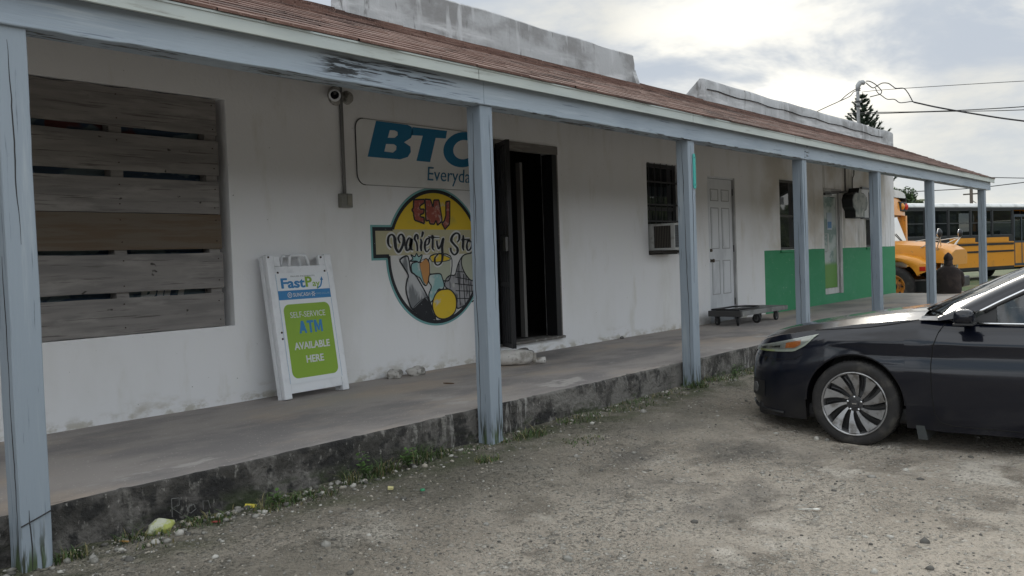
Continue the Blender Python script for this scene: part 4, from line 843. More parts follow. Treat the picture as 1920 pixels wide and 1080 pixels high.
bo('poster_arrow', pblue, lambda m: m.prism([(.172, .918), (.19, .946), (.202, .916)], -.0556, -.0542), pst)
pt('lettering', 'BILLER PAYMENTS', mat('poster_grey', (.35, .37, .38), .5), -.12, .950, .24, .012)
pt('lettering', 'SUNCASH', pw, -.12, .793, .17, .030, bold=.001)
bo('poster_coin', pw, lambda m: ribbon(m, circ(.019, 0, 2*PI, 20, -.152, .808), .0025, -.0556, -.0546), pst); pt('lettering', '1', pw, -.156, .799, .008, .018, bold=.001)
def star(m):
    for k in range(6):
        a = k*PI/3; ribbon(m, [(.082+.006*math.cos(a), .808+.006*math.sin(a)), (.082+.022*math.cos(a), .808+.022*math.sin(a))], .0035, -.0556, -.0546)
bo('poster_star', pw, star, pst); pt('lettering', 'SAND DOLLAR', mat('poster_lettering_pale', (.25, .45, .62), .5), .112, .800, .138, .016)
pt('lettering', 'SELF-SERVICE', pw, -.175, .626, .350, .046); GL = {'A': [(0, 0), (.24, 0), (.29, .2), (.67, .2), (.72, 0), (.96, 0), (.63, 1), (.33, 1)], 'T': [(.30, 0), (.55, 0), (.55, .8), (.85, .8), (.85, 1), (0, 1), (0, .8), (.30, .8)], 'M': [(0, 0), (.22, 0), (.22, .62), (.42, .12), (.60, .12), (.80, .62), (.80, 0), (1.02, 0), (1.02, 1), (.74, 1), (.51, .42), (.28, 1), (0, 1)]}
m = MB()
for g_, ox in (('A', -.108), ('T', -.026), ('M', .048)): m.prism([(ox+.078*a, .498+.098*b_) for a, b_ in GL[g_]], -.0556, -.0544)
m.obj('large_lettering', pblue, pst)
pt('lettering', 'AVAILABLE', pw, -.178, .372, .356, .058, bold=.0025); pt('lettering', 'HERE', pw, -.078, .262, .175, .058, bold=.0025)
# ================================================================ flatbed cart
ct = thing('flatbed_cart', 'low grey platform cart on black casters by the white panel door', 'cart', (12.28, 5.60, SLAB), -.03)
dk = mat('deck_grey', (.22, .22, .215), .6, layers=[((.13, .13, .125), (4, 9, 4), .45, .65, 5), ((.34, .34, .33), (8, 8, 8), .6, .7, 4)])
m = MB(); m.box((-.74, -.22, .135), (.80, .25, .20), .008); m.obj('deck', dk, ct)
m = MB(); m.box((-.755, -.235, .13), (-.70, .265, .21), .006); m.obj('end_cap', mat('cap_dark', (.05, .05, .05), .6), ct)
m = MB(); m.tube([(-.72, -.20, .225), (-.72, .22, .225), (-.1, .22, .228), (.1, .12, .228), (.1, -.08, .228), (-.1, -.18, .228), (-.72, -.18, .226)], .013, 8); m.obj('folded_handle', blackmetal, ct, smooth=True)
def caster(x, y, rz):
    cs = bpy.data.objects.new('caster', None)
    m = MB(); rt = Matrix.Rotation(rz, 3, 'Z')
    m.box((x-.03, y-.03, .115), (x+.03, y+.03, .135)); m.box((x-.025, y-.026, .05), (x+.03, y-.020, .118), rot=rt, org=(x, y, .1)); m.box((x-.025, y+.020, .05), (x+.03, y+.026, .118), rot=rt, org=(x, y, .1))
    c = m.obj('caster', MATS['cap_dark'], ct); bpy.data.objects.remove(cs)
    m = MB(); m.lathe([(.042, -.014), (.064, -.016), (.0665, -.008), (.0665, .008), (.064, .016), (.04, .014)], (0, 0, 0), 'Y', 22, closed=True)
    bmesh.ops.transform(m.bm, matrix=Matrix.Translation((x, y, .0665)) @ rt.to_4x4(), verts=m.bm.verts); m.obj('wheel', mat('caster_rubber', (.015, .015, .016), .7), c, smooth=True)
    m = MB(); m.lathe([(0, -.017), (.016, -.017), (.02, -.010), (.042, -.011), (.042, .011), (.02, .010), (.016, .017), (0, .017)], (0, 0, 0), 'Y', 14)
    bmesh.ops.transform(m.bm, matrix=Matrix.Translation((x, y, .0665)) @ rt.to_4x4(), verts=m.bm.verts); m.obj('hub', mat('hub_grey', (.15, .15, .15), .5), c)
caster(-.66, -.14, .5); caster(-.66, .17, .9); caster(-.13, -.165, 1.4); caster(.47, -.18, .05); caster(.50, .10, .1)
# ================================================================ stones, bottle, litter
def stone(nm, lab, cat, c, r, sc, seed, mt, grp=None, jit=.22):
    m = MB(); m.blob((0, 0, 0), r, 3, jit, seed, sc); o = m.obj(nm, mt, None, smooth=True); o.location = c; return tag(o, lab, cat, grp)
rockw = mat('pale_rock', (.50, .48, .45), .9, layers=[((.20, .19, .17), (14, 14, 14), .45, .62, 5)], bump=((40, 40, 40), .8, 5, .01))
stone('rock', 'rounded pale rock on the walkway, left of the two by the wall', 'rock', (5.56, 5.93, SLAB+.035), .075, (1, .75, .62), 3, rockw)
stone('rock', 'longer pale rock on the walkway, right of the two by the wall', 'rock', (5.80, 5.90, SLAB+.035), .095, (1.05, .6, .48), 8, rockw)
stone('rock', 'flat grey rock on the walkway beneath the shop door threshold', 'rock', (7.42, 5.93, SLAB+.04), .115, (1, .5, .42), 12, mat('grey_rock', (.17, .165, .155), .9, layers=[((.10, .095, .09), (14, 14, 14), .45, .62, 5)]))
stone('rock', 'small dark stone lying against the wall right of the shop door', 'rock', (9.45, 6.0, SLAB+.012), .028, (1, .8, .7), 15, MATS['grey_rock'])
stone('rock', 'chunky pale rock with yellow-green staining at the foot of the kerb near the first post', 'rock', (2.215, 4.03, .025), .062, (1.05, .8, .68), 21, mat('mossy_rock', (.45, .46, .36), .85, layers=[((.34, .37, .10), (9, 9, 16), .45, .56, 5), ((.13, .14, .06), (11, 11, 11), .55, .68, 5)], bump=((30, 30, 30), .7, 5, .01)))
btl = mat('dusty_plastic', (.58, .56, .53), .6, layers=[((.27, .25, .22), (9, 9, 9), .45, .65, 5), ((.12, .11, .10), (22, 22, 22), .64, .70, 3)])
bt = thing('plastic_bottle', 'large dusty white bottle lying on the walkway by the second post', 'bottle', (6.78, 5.47, SLAB+.078), math.atan2(-.77, .63))
m = MB(); m.lathe([(0, -.26), (.055, -.258), (.072, -.24), (.076, -.1), (.074, .0), (.066, .06), (.052, .10), (.044, .125)], (0, 0, 0), 'X', 20); [setattr(v, 'co', v.co+Vector((0, 0, -.006 if v.co.z > 0 else 0))*noise.noise(v.co*9)*3) for v in m.bm.verts]; m.obj('bottle_body', btl, bt, smooth=True)
m = MB(); m.lathe([(.044, .12), (.052, .128), (.052, .150), (.04, .158)], (0, 0, -.01), 'X', 18); m.obj('collar', btl, bt, smooth=True)
m = MB(); m.lathe([(.03, .15), (.028, .18), (.032, .20), (.032, .245), (0, .25)], (0, 0, -.035), 'X', 14); m.obj('cap', btl, bt, smooth=True)
m = MB(); m.prism([(-.045, 0), (-.02, .014), (.02, .012), (.048, .002), (.02, -.012), (-.02, -.014)], 0, .006, 'Z'); o = m.obj('dead_leaf', mat('leaf_brown', (.10, .055, .03), .8), None); o.location = (5.49, 5.21, SLAB+.004); o.rotation_euler = (.08, .1, -.7); tag(o, 'brown dead leaf lying on the walkway left of the second post', 'leaf')
def litter(nm, lab, poly, th, loc, rz, mt, tilt=(0.15, .1)):
    m = MB(); m.prism(poly, 0, th, 'Z'); o = m.obj(nm, mt, None); o.location = (loc[0], loc[1], gh(*loc)+.012); o.rotation_euler = (tilt[0], tilt[1], rz); tag(o, lab, 'litter'); return o
litter('wrapper', 'small bright yellow wrapper in the grass at the kerb', [(-.03, -.012), (.028, -.015), (.032, .012), (-.026, .016)], .003, (2.74, 4.06), -.6, mat('litter_yellow', (.50, .42, .05), .6), (.5, .1))
litter('wrapper', 'crumpled cream and yellow wrapper on the gravel left of the second post', [(-.018, -.014), (.012, -.018), (.022, .008), (-.008, .018)], .010, (3.36, 3.66), -.4, mat('litter_cream', (.50, .46, .22), .6))
litter('wrapper', 'small scrap of red plastic near the yellow-green rock', [(-.022, -.005), (.02, -.008), (.024, .004), (-.016, .008)], .003, (2.45, 3.93), -.5, mat('litter_red', (.30, .06, .05), .6))
litter('wrapper', 'orange scrap in the pebbles right of the first post', [(-.02, -.006), (.02, -.006), (.02, .006), (-.02, .006)], .003, (2.02, 3.99), -.9, mat('litter_orange', (.36, .20, .06), .6))
m = MB(); m.lathe([(0, .010), (.012, .010), (.014, .002), (.014, 0)], (0, 0, 0), 'Z', 14); o = m.obj('bottle_cap', mat('cap_green', (.03, .22, .10), .4), None, smooth=True); o.location = (3.48, 3.53, gh(3.48, 3.53)+.003); tag(o, 'tiny green bottle cap on the gravel', 'bottle cap')
m = MB(); m.tube([(-.055, 0, .004), (.02, 0, .006)], .003, 6); m.blob((.04, 0, .006), .018, 2, 0, 0, (1.2, .75, .25)); o = m.obj('plastic_spoon', mat('spoon_white', (.62, .61, .56), .4), None, smooth=True); o.location = (4.75, 1.86, gh(4.75, 1.86)+.008); o.rotation_euler = (0, 0, -1.05); tag(o, 'white plastic spoon lying on the open gravel in front of the car', 'spoon')
# ================================================================ dark saloon car (local: x forward, y left, origin on the ground under the front axle)
carp = mat('car_paint', (.0035, .0048, .0105), .30, 0., coat=.85, spec=.10, layers=[((.014, .014, .014), (1.2, 1.2, 1.2), .45, .75, 3, [(2, -.1, 0, .20, .55)])])
blk = mat('black_plastic', (.012, .012, .013), .5); rub = mat('tyre_rubber', (.017, .016, .016), .82, layers=[((.05, .046, .04), (8, 8, 8), .48, .68, 5)], bump=((60, 60, 60), .5, 3, .004))
alloy = mat('alloy', (.34, .34, .345), .33, .75, layers=[((.16, .15, .14), (14, 14, 14), .45, .68, 5)]); chrome = mat('chrome', (.6, .61, .63), .12, 1.)
car = thing('parked_car', 'dark navy four-door sedan parked nose-in toward the walkway', 'car', (7.362, 2.243, -.178), R(93)); CS = .94; car.scale = (CS, CS, CS)
def interp(tab, x):
    if x >= tab[0][0]: return tab[0][1]
    for (a, va), (b, vb) in zip(tab, tab[1:]):
        if b <= x <= a: 
            t = (a-x)/(a-b); return va+(vb-va)*t
    return tab[-1][1]
ZS = [(.95, .70), (.88, .735), (.75, .795), (.6, .832), (.27, .882), (0, .923), (-.3, .957), (-.48, .965), (-.62, .948), (-.8, .935), (-1.2, .932), (-2, .95), (-2.8, .985), (-3.3, 1.01), (-3.7, 1.0), (-3.95, .96)]
ZB = [(.97, .225), (.8, .19), (.45, .175), (-.5, .165), (-.6, .155), (-2.2, .155), (-2.4, .19), (-3.3, .22), (-3.95, .30)]
XN = [(.95, .82), (.8, .89), (.72, .93), (.62, .972), (.5, .985), (.42, .98), (.33, .99), (.26, .965), (.15, .93)]
GS = [(1, 1.), (.40, 1.), (.22, .990), (.12, .975), (.06, .955), (.025, .925), (0, .895)]; HS = [(2, 1.), (.55, 1.), (.35, .985), (.22, .965), (.15, .945)]
W0 = .925; WC = (.335, .372)
def zsx(x): return interp(ZS, x)
def plan(s, z):
    """s: >0 front corner angle (0..pi/2), tuple; returns x, y for half width"""
    kind, v = s
    if kind == 'x': return v, 1.
    if kind == 'f': xc, xe, e1, e2 = .40, interp(XN, z), 2/2.8, 2/2.6
    else: xc, xe, e1, e2 = -3.25, -3.93+.05*abs(z-.6), 2/2.6, 2/2.8
    return xc+(xe-xc)*math.sin(v)**e1, max(math.cos(v), 0)**e2
def skin(s, z, off=0.):
    x, k = plan(s, z); zt = zsx(x); w = W0*k*interp(GS, max(0, zt-z))*interp(HS, z)*(1-.025*max(0, (-2.9-x)))
    if s[0] == 'x': w *= 1-.035*max(0, (x-.0)/.4)**2*0
    if off:
        n = Vector((math.sin(s[1]), math.cos(s[1]))) if s[0] == 'f' else Vector((0, 1)); x += n.x*off; w += n.y*off
    # soft concave line along the doors and a fender crease
    w -= .010*math.exp(-((z-.70)/.05)**2)*(1 if x < -.2 else max(0, min(1, (.2-x)/.4)))
    w += .006*math.exp(-((z-.80)/.03)**2)*(1 if x < .2 else 0)
    return Vector((x, w, z))
def s_of_x(x):
    if -3.25 <= x <= .40: return ('x', x)
    if x > .40:
        t = min(1, (x-.40)/(.955-.40)); return ('f', math.asin(t**(2.8/2)))
    return ('r', math.asin(min(1, (x+3.25)/(-3.93+3.25))**1.3))
cols = [('f', PI/2*(1-i/26)) for i in range(26)]
xs_ = [.40+(-.0)*0]
arx = sorted({round(WC[1]*math.cos(PI*i/30), 4) for i in range(31)}, reverse=True)
xs_ = [.40, .385]+[a for a in arx if a < .38]+[-.385]+list(np.linspace(-.45, -2.33, 46))+[-2.775+.385]+[-2.775+a for a in arx]+[-2.775-.385, -3.2]
cols += [('x', x) for x in xs_]+[('r', PI/2*i/16) for i in range(17)]
def zbot(x):
    z = interp(ZB, x)
    for cx in (0, -2.775):
        if abs(x-cx) < WC[1]-1e-6: z = max(z, WC[0]+math.sqrt(WC[1]**2-(x-cx)**2))
        elif abs(x-cx) <= WC[1]+1e-4: z = max(z, WC[0]-.02) if abs(x-cx) < WC[1] else z
    return z
NT = 18
NRM = {}
def snorm(s, z, sd):
    k, v = s; e = .012 if k == 'x' else .05
    a, b = (k, v-e), (k, v+e)
    if k != 'x': a, b = (k, max(v-e, .0)), (k, min(v+e, PI/2))
    zt = zsx(plan(s, .74)[0]); z1, z2 = z-.014, min(z+.014, zt)
    du = skin(b, z)-skin(a, z); dz = skin(s, z2)-skin(s, z1); n = du.cross(dz)
    if n.length < 1e-9: n = Vector((1 if k == 'f' else -1, 0, 0))
    n.normalize(); c = skin(s, z)-Vector((-1.5, 0, z))
    if n.dot(c) < 0: n = -n
    return Vector((n.x, n.y*sd, n.z))
def custom_normals(o):
    me = o.data
    for p in me.polygons: p.use_smooth = True
    ns = []
    for v in me.vertices:
        q = NRM.get((round(v.co.x, 3), round(v.co.y, 3), round(v.co.z, 3)))
        ns.append(q if q is not None else v.normal)
    me.normals_split_custom_set_from_vertices(ns)
parts = {k: MB() for k in ('body', 'fen', 'fb', 'dfl', 'dfr', 'drl', 'drr', 'rb')}
def column(s, sd):
    x0 = plan(s, .75)[0]; zt = zsx(plan(s, .74)[0]); zb_ = zbot(x0); out = []
    for j in range(NT+1):
        t = j/NT; t = t**.9 if True else t
        z = zb_+(zt-zb_)*t; p = skin(s, z); out.append((p.x, p.y*sd, p.z)); NRM[(round(p.x, 3), round(p.y*sd, 3), round(p.z, 3))] = snorm(s, z, sd)
    return out
for sd, tg_ in ((1, 'l'), (-1, 'r')):
    cc = [column(s, sd) for s in cols]
    for i in range(len(cc)-1):
        for j in range(NT):
            q = (cc[i][j], cc[i+1][j], cc[i+1][j+1], cc[i][j+1]); mx = sum(p[0] for p in q)/4; mz = sum(p[2] for p in q)/4
            k = 'fen'
            if mx > .385 and mz < .70: k = 'fb'
            elif -1.70 < mx < -.585 and mz > .20: k = 'df'+tg_
            elif -2.40 < mx < -1.70 and mz > .20: k = 'dr'+tg_
            elif mx < -3.3 and mz < .75: k = 'rb'
            b = parts[k].bm; parts[k].bm.faces.new([b.verts.new(p) for p in q])
# inner fold of the wheel arches
for cx in (0, -2.775):
    for sd in (1, -1):
        rows = []
        for i in range(31):
            a = PI*i/30; x = cx+WC[1]*math.cos(a); z = WC[0]+WC[1]*math.sin(a); y = skin(('x', min(x, .399)), z).y
            rows.append([(x, y*sd, z), (x-(x-cx)*.03, (y-.006)*sd, z-(z-WC[0])*.03), (x-(x-cx)*.03, (y-.05)*sd, z-(z-WC[0])*.03)])
        parts['body'].grid(rows)
        m = MB(); m.grid([[(cx+(WC[1]+.004)*math.cos(PI*i/24), sd*.86, max(.19, WC[0]+(WC[1]+.004)*math.sin(PI*i/24)) if 0 < i < 24 else .19), (cx+(WC[1]+.004)*math.cos(PI*i/24), sd*.5, max(.19, WC[0]+(WC[1]+.004)*math.sin(PI*i/24)) if 0 < i < 24 else .19)] for i in range(25)])
        m.prism([(cx+.38*math.cos(PI*i/12), WC[0]+.38*math.sin(PI*i/12)) for i in range(13)]+[(cx-.38, .18), (cx+.38, .18)], sd*.5, sd*.49); m.obj('wheel_well', blk, car)
# rear deck
HOODX = -.47
def lid(m, x0, x1, nx, crown, creases=True, ny=24):
    rows = []
    for i in range(nx+1):
        x = x0+(x1-x0)*i/nx; s = s_of_x(x)
        for _ in range(6):       # match the plan curve at the shoulder height
            if s[0] == 'f':
                xx = plan(s, zsx(x))[0]; v = min(PI/2, max(0, s[1]+(x-xx)*1.2)); s = ('f', v)
        z0 = zsx(x); p = skin(s, z0); w = p.y; row = []
        for j in range(ny+1):
            v = -1+2*j/ny; c = crown(x)*(1-abs(v)**2.6)
            if creases: c += .010*math.exp(-((abs(v)-.70)/.07)**2)*min(1, max(0, (.75-x)/.3))-.006*math.exp(-(v/.35)**2)
            row.append((x, w*v, z0+c))
        rows.append(row)
    m.grid(rows); return m
m = lid(MB(), .872, HOODX, 36, lambda x: .052+.012*min(1, max(0, (.6-x))))
hood = m.obj('hood', carp, car, dedupe=.0004); autosmooth(hood, 50)
lid(parts['body'], -3.30, -3.93, 10, lambda x: .05, False)
GA = [(-.575, .760, .985), (-.75, .725, 1.085), (-1.0, .670, 1.218), (-1.25, .620, 1.335), (-1.42, .592, 1.392), (-1.75, .577, 1.425), (-2.2, .57, 1.432), (-2.6, .575, 1.408), (-2.9, .60, 1.335), (-3.15, .635, 1.21), (-3.40, .68, 1.06)]
GB = [(-.60, .862, .962), (-.80, .850, 1.005), (-1.03, .805, 1.125), (-1.28, .752, 1.248), (-1.5, .718, 1.322), (-1.8, .700, 1.360), (-2.2, .698, 1.368), (-2.6, .705, 1.342), (-2.85, .725, 1.27), (-3.03, .755, 1.15), (-3.22, .80, 1.035)]
def cat_(P, n=5):
    out = []
    for i in range(len(P)-1):
        p0, p1, p2, p3 = (Vector(P[max(0, i-1)]), Vector(P[i]), Vector(P[i+1]), Vector(P[min(len(P)-1, i+2)]))
        for k in range(n):
            t = k/n; out.append(.5*((2*p1)+(p2-p0)*t+(2*p0-5*p1+4*p2-p3)*t*t+(3*p1-p0-3*p2+p3)*t**3))
    out.append(Vector(P[-1])); return out
A_, B_ = cat_(GA), cat_(GB); NI = len(A_)
for sd in (1, -1):
    parts['body'].grid([[( (a*(1-t)+b*t).x, ((a*(1-t)+b*t).y+.018*math.sin(PI*t))*sd, (a*(1-t)+b*t).z+.012*math.sin(PI*t)) for t in (0, .12, .3, .5, .7, .88, 1)] for a, b in zip(A_, B_)])
    # shoulder between skin top and glass / pillar foot
    rows = []
    for x in np.linspace(HOODX, -3.30, 60):
        p = skin(('x', x) if x > -3.25 else ('x', -3.25), zsx(x)); p.x = x
        if x > -.62: q = Vector((x, .74+.0*x, zsx(x)+.022))
        else: q = Vector((x, .815, zsx(x)+.012))
        rows.append([(p.x, p.y*sd, p.z), (x, (p.y*.6+q.y*.4)*sd, p.z*.5+q.z*.5+.006), (q.x, q.y*sd, q.z)])
    parts['body'].grid(rows)
    parts['body'].grid([[(-.47, .75*sd, .985), (-.47, .86*sd, .966)], [(-.58, .752*sd, .99), (-.60, .862*sd, .965)], [(-.70, .73*sd, 1.0), (-.80, .852*sd, .945)]])
    parts['body'].grid([[(x, .815*sd, zsx(x)+.012), (x-.02, .70*sd, zsx(x)+.05)] for x in np.linspace(-3.05, -3.42, 6)])
def cross(m, idx, bow, crown, n=16, inset=0.):
    rows = []
    for k, i in enumerate(idx):
        a = A_[i]; t = k/(len(idx)-1); bw_ = bow[0]+(bow[1]-bow[0])*t; cr2 = crown[0]+(crown[1]-crown[0])*t
        rows.append([(a.x+bw_*(1-v*v), (a.y-inset)*v, a.z+cr2*(1-v*v)-inset*.3) for v in np.linspace(-1, 1, n+1)])
    m.grid(rows); return m
cross(parts['body'], range(20, 36), (.0, -.0), (.045, .045))
for k, nm in (('body', 'body'), ('fen', 'side_panels'), ('fb', 'front_bumper'), ('dfl', 'front_door'), ('dfr', 'front_door'), ('drl', 'rear_door'), ('drr', 'rear_door'), ('rb', 'rear_bumper')):
    m_ = parts[k]; o = m_.obj(nm, carp, car, dedupe=.0006); (autosmooth(o, 42) if k == 'body' else custom_normals(o))
    if k == 'dfl': doorL = o
    if k == 'fb': bump = o
tint = glass_mat('car_glass', (.26, .33, .33), .55, .01); wind = glass_mat('windshield_glass', (.55, .62, .60), .9, .01)
m = cross(MB(), range(0, 21), (.20, .0), (.03, .045)); m.obj('windshield', wind, car, smooth=True)
m = cross(MB(), range(35, NI), (-.02, -.20), (.045, .03)); m.obj('rear_window', tint, car, smooth=True)
for sd in (1, -1):
    rows = []
    for b in B_[8:]:
        x = b.x; zc = zsx(x)+.012
        rows.append([(x, (.822+(b.y-.822)*t)*sd-.006*sd, zc+(b.z-zc)*t) for t in (0, .5, 1)])
    m = MB(); m.grid(rows); m.obj('side_window', tint, car, smooth=True)
    m = MB(); m.tube([(b.x, (b.y+.006)*sd, b.z-.004) for b in B_[6:]], .0095, 6); m.obj('window_trim', chrome, car, smooth=True)
    m = MB(); m.tube([(x, (.842)*sd, zsx(x)+.010) for x in np.linspace(-.86, -3.0, 30)], .0085, 6); m.obj('belt_trim', chrome, car, smooth=True)
    m = MB(); m.tube([(b.x, (b.y+.004)*sd, b.z-.020) for b in B_[7:]], .013, 6); m.box((-1.74, .70*sd-.02, .95), (-1.66, .70*sd+.12*1, 1.34)) if False else None; m.obj('window_seal', blk, car, smooth=True)
    m = MB(); m.tube([(-1.70, .83*sd, .95), (-1.70, .775*sd, 1.15), (-1.70, .71*sd, 1.345)], .028, 4); m.obj('door_pillar', blk, car)
    m = MB(); m.quad([(-.80, .845*sd, .955), (-.97, .842*sd, .955), (-.97, .815*sd, 1.075)]); m.obj('quarter_glass', blk, car)
# cowl, wipers, under-body, shut lines
m = MB(); m.grid([[(HOODX+.01-.10*v*v*0, .74*v, .988+.0*v) , (HOODX-.04, .74*v, .955), (-.60+.20*(1-v*v), .74*v, .985)] for v in np.linspace(-1, 1, 17)]); m.obj('cowl', blk, car)
for y in (.35, -.25):
    m = MB(); m.tube([(-.42, y, 1.01), (-.52, y+.22, 1.055), (-.60, y+.42, 1.07)], .009, 6); m.obj('wiper', blk, car)
m = MB(); m.box((-3.7, -.80, .17), (.80, .80, .30), .04); m.obj('underbody', blk, car)
m = MB(); m.box((-3.0, -.72, .30), (-.45, .72, .45)); m.obj('cabin_floor', blk, car)
m = MB(); m.box((-.95, -.74, .55), (-.50, .74, .93), .06); m.obj('dashboard', mat('dash', (.02, .02, .021), .7), car)
seat = mat('seat_cloth', (.045, .043, .04), .9)
for y in (.38, -.38):
    m = MB(); m.box((-1.95, y-.25, .45), (-1.40, y+.25, .62), .06); m.box((-2.10, y-.24, .60), (-1.92, y+.24, 1.10), .07); m.box((-2.12, y-.12, 1.12), (-2.0, y+.12, 1.28), .04); m.obj('front_seat', seat, car)
m = MB(); m.box((-2.95, -.65, .45), (-2.4, .65, .62), .06); m.box((-3.1, -.65, .6), (-2.92, .65, 1.08), .07); m.obj('rear_seat', seat, car)
m = MB(); m.tube([(-1.12+.07*math.sin(a)*.4, .38+.185*math.cos(a), .92+.185*math.sin(a)) for a in np.linspace(0, 2*PI, 24)[:-1]], .016, 8, closed=True); m.tube([(-1.1, .38, .92), (-.9, .38, .86)], .03, 8); m.tube([(-1.12, .20, .92), (-1.12, .56, .92)], .014, 6); m.obj('steering_wheel', blk, car, smooth=True)
def surf_line(pts, r=.0035, off=.0, mt=None, nm='shut_line', sd=1, dense=6):
    P = []
    for (x0, z0), (x1, z1) in zip(pts, pts[1:]):
        for k in range(dense): t = k/dense; P.append((x0+(x1-x0)*t, z0+(z1-z0)*t))
    P.append(pts[-1]); m = MB(); m.tube([tuple(Vector(skin(s_of_x(x), z, off))*1 if sd == 1 else Vector((skin(s_of_x(x), z, off).x, -skin(s_of_x(x), z, off).y, z))) for x, z in P], r, 5)
    return m.obj(nm, mt or MATS['crack_dark2'], car)
mat('crack_dark2', (.002, .002, .002), .9)
for sd in (1, -1):
    surf_line([(-.64, .945), (-.60, .88), (-.565, .78), (-.55, .65), (-.552, .45), (-.565, .30), (-.60, .225), (-.70, .205), (-1.2, .195), (-1.68, .195)], sd=sd)
    surf_line([(-1.70, .93), (-1.70, .2)], sd=sd); surf_line([(-2.28, .96), (-2.36, .80), (-2.32, .72), (-2.2, .4), (-2.2, .2)], sd=sd)
    surf_line([(-1.10, .195), (-1.7, .17), (-2.2, .17)], sd=sd)
    surf_line([(.845, .665), (.60, .645), (.44, .655), (.385, .69)], .003, sd=sd)
    surf_line([(.30, .876), (-.1, .905), (-.3, .935), (-.40, .955), (-.46, .966)], .0035, sd=sd)
# headlights
def patch(x0, x1, zt, zb_, off, mt, nm, par, sd, n=26, nz_=5):
    rows = []
    for i in range(n+1):
        x = x0+(x1-x0)*i/n; s = s_of_x(x); a, b = zb_(x), zt(x)
        rows.append([tuple(Vector((skin(s, a+(b-a)*j/nz_, off).x, skin(s, a+(b-a)*j/nz_, off).y*sd, a+(b-a)*j/nz_))) for j in range(nz_+1)])
    m = MB(); m.grid(rows); return m.obj(nm, mt, par, smooth=True)
HLb = [(.93, .690), (.82, .700), (.60, .705), (.45, .712), (.36, .760), (.28, .840), (.25, .862)]
htop = lambda x: min(zsx(x)-.010, .705+.20*max(0, (.93-x))+.012)-.0
hbot = lambda x: min(interp(HLb, x), htop(x)-.001)
hdark = mat('lamp_back', (.34, .35, .33), .35, .3); lensm = glass_mat('lamp_lens', (.88, .9, .88), .95, .03)
for sd in (1, -1):
    hl = patch(.262, .915, htop, hbot, .004, hdark, 'headlight', car, sd)
    patch(.40, .53, lambda x: htop(x)-.022, lambda x: max(hbot(x)+.028, .735), .0065, mat('amber', (.55, .16, .02), .3), 'amber_reflector', hl, sd, 10)
    patch(.300, .395, lambda x: htop(x)-.014, lambda x: max(hbot(x)+.02, .79), .007, mat('reflector_pale', (.55, .55, .50), .3), 'side_reflector', hl, sd, 8)
    patch(.58, .80, lambda x: htop(x)-.03, lambda x: hbot(x)+.03, .0062, mat('lamp_bowl', (.16, .165, .16), .12, .9), 'lamp_bowl', hl, sd, 8)
    patch(.27, .90, lambda x: min(hbot(x)+.017, htop(x)), hbot, .0085, mat('lamp_border', (.52, .55, .48), .4, .1), 'lamp_border', hl, sd)
    patch(.62, .84, lambda x: hbot(x)+.014, lambda x: hbot(x)+.001, .0105, mat('lamp_guide', (.55, .60, .30), .3), 'light_guide', hl, sd, 8)
    patch(.262, .905, lambda x: htop(x)-.0006, lambda x: min(hbot(x)+.0006, htop(x)-.0006), .014, lensm, 'lens', hl, sd)
# grille, fog lamps, lip, mud flap
def fpatch(m, y1, z0, z1, off, n=20):
    rows = []
    for i in range(n+1):
        yy = -y1+2*y1*i/n; th = math.acos(min(1, (abs(yy)/W0)**(2.6/2))); 
        rows.append([(skin(('f', th), z, off).x, yy, z) for z in np.linspace(z0, z1, 5)])
    m.grid(rows)
m = MB(); fpatch(m, .50, .49, .675, .004); gr = m.obj('grille', blk, car)
for i in range(5): m = MB(); fpatch(m, .48, .515+.032*i, .525+.032*i, .010); m.obj('grille_bar', chrome, gr)
m = MB(); fpatch(m, .52, .672, .70, .012); m.obj('grille_bar', chrome, gr)
m = MB(); fpatch(m, .52, .27, .40, .004); m.obj('lower_intake', blk, car)
for sd in (1, -1):
    patch(.70, .86, lambda x: .46, lambda x: .33, .004, blk, 'fog_recess', car, sd, 8)
    m = MB(); p = skin(s_of_x(.80), .395, .0); m.lathe([(0, .012), (.042, .010), (.046, 0)], (0, 0, 0), 'Y', 16); o = m.obj('fog_lamp', mat('fog_glass', (.10, .10, .10), .15), car); o.location = (p.x, p.y*sd, p.z); o.rotation_euler = (0, 0, (-.75)*sd+(0 if sd > 0 else PI))
    surf_line([(.92, .255), (.84, .235), (.70, .225), (.55, .215)], .013, .004, blk, 'bumper_lip', sd)
    m = MB(); m.prism([(-.392, .46), (-.435, .46), (-.515, .09), (-.45, .09)], .62*sd, .885*sd); m.obj('mud_flap', mat('flap_rubber', (.035, .04, .04), .7), car)
surf_line([(.93, .262), (.885, .25)], .012, .012, mat('broken_chrome', (.4, .4, .4), .3, .7), 'lip_scrape')
# mirror
for sd in (1, -1):
    mr = MB(); mr.box((-.85, .93, .955), (-.715, 1.10, 1.055), .035); 
    for v in mr.bm.verts: v.co.y *= sd; v.co.x += (-.015 if abs(v.co.y) > 1.02 else 0); v.co.z += (-.012 if v.co.x > -.74 else 0)
    mo = mr.obj('door_mirror', carp, car); autosmooth(mo, 60)
    m = MB(); m.box((-.83, min(.80*sd, .95*sd), .935), (-.76, max(.80*sd, .95*sd), .972), .012); m.obj('mirror_arm', blk, mo)
    m = MB(); m.box((-.853, min(.945*sd, 1.085*sd), .968), (-.8505, max(.945*sd, 1.085*sd), 1.042)); m.obj('mirror_glass', mat('mirror_glass_m', (.5, .55, .58), .05, 1.), mo)
    m = MB(); m.box((-.86, min(.935*sd, 1.09*sd), .945), (-.73, max(.935*sd, 1.09*sd), .962), .004); m.obj('mirror_base', blk, mo)
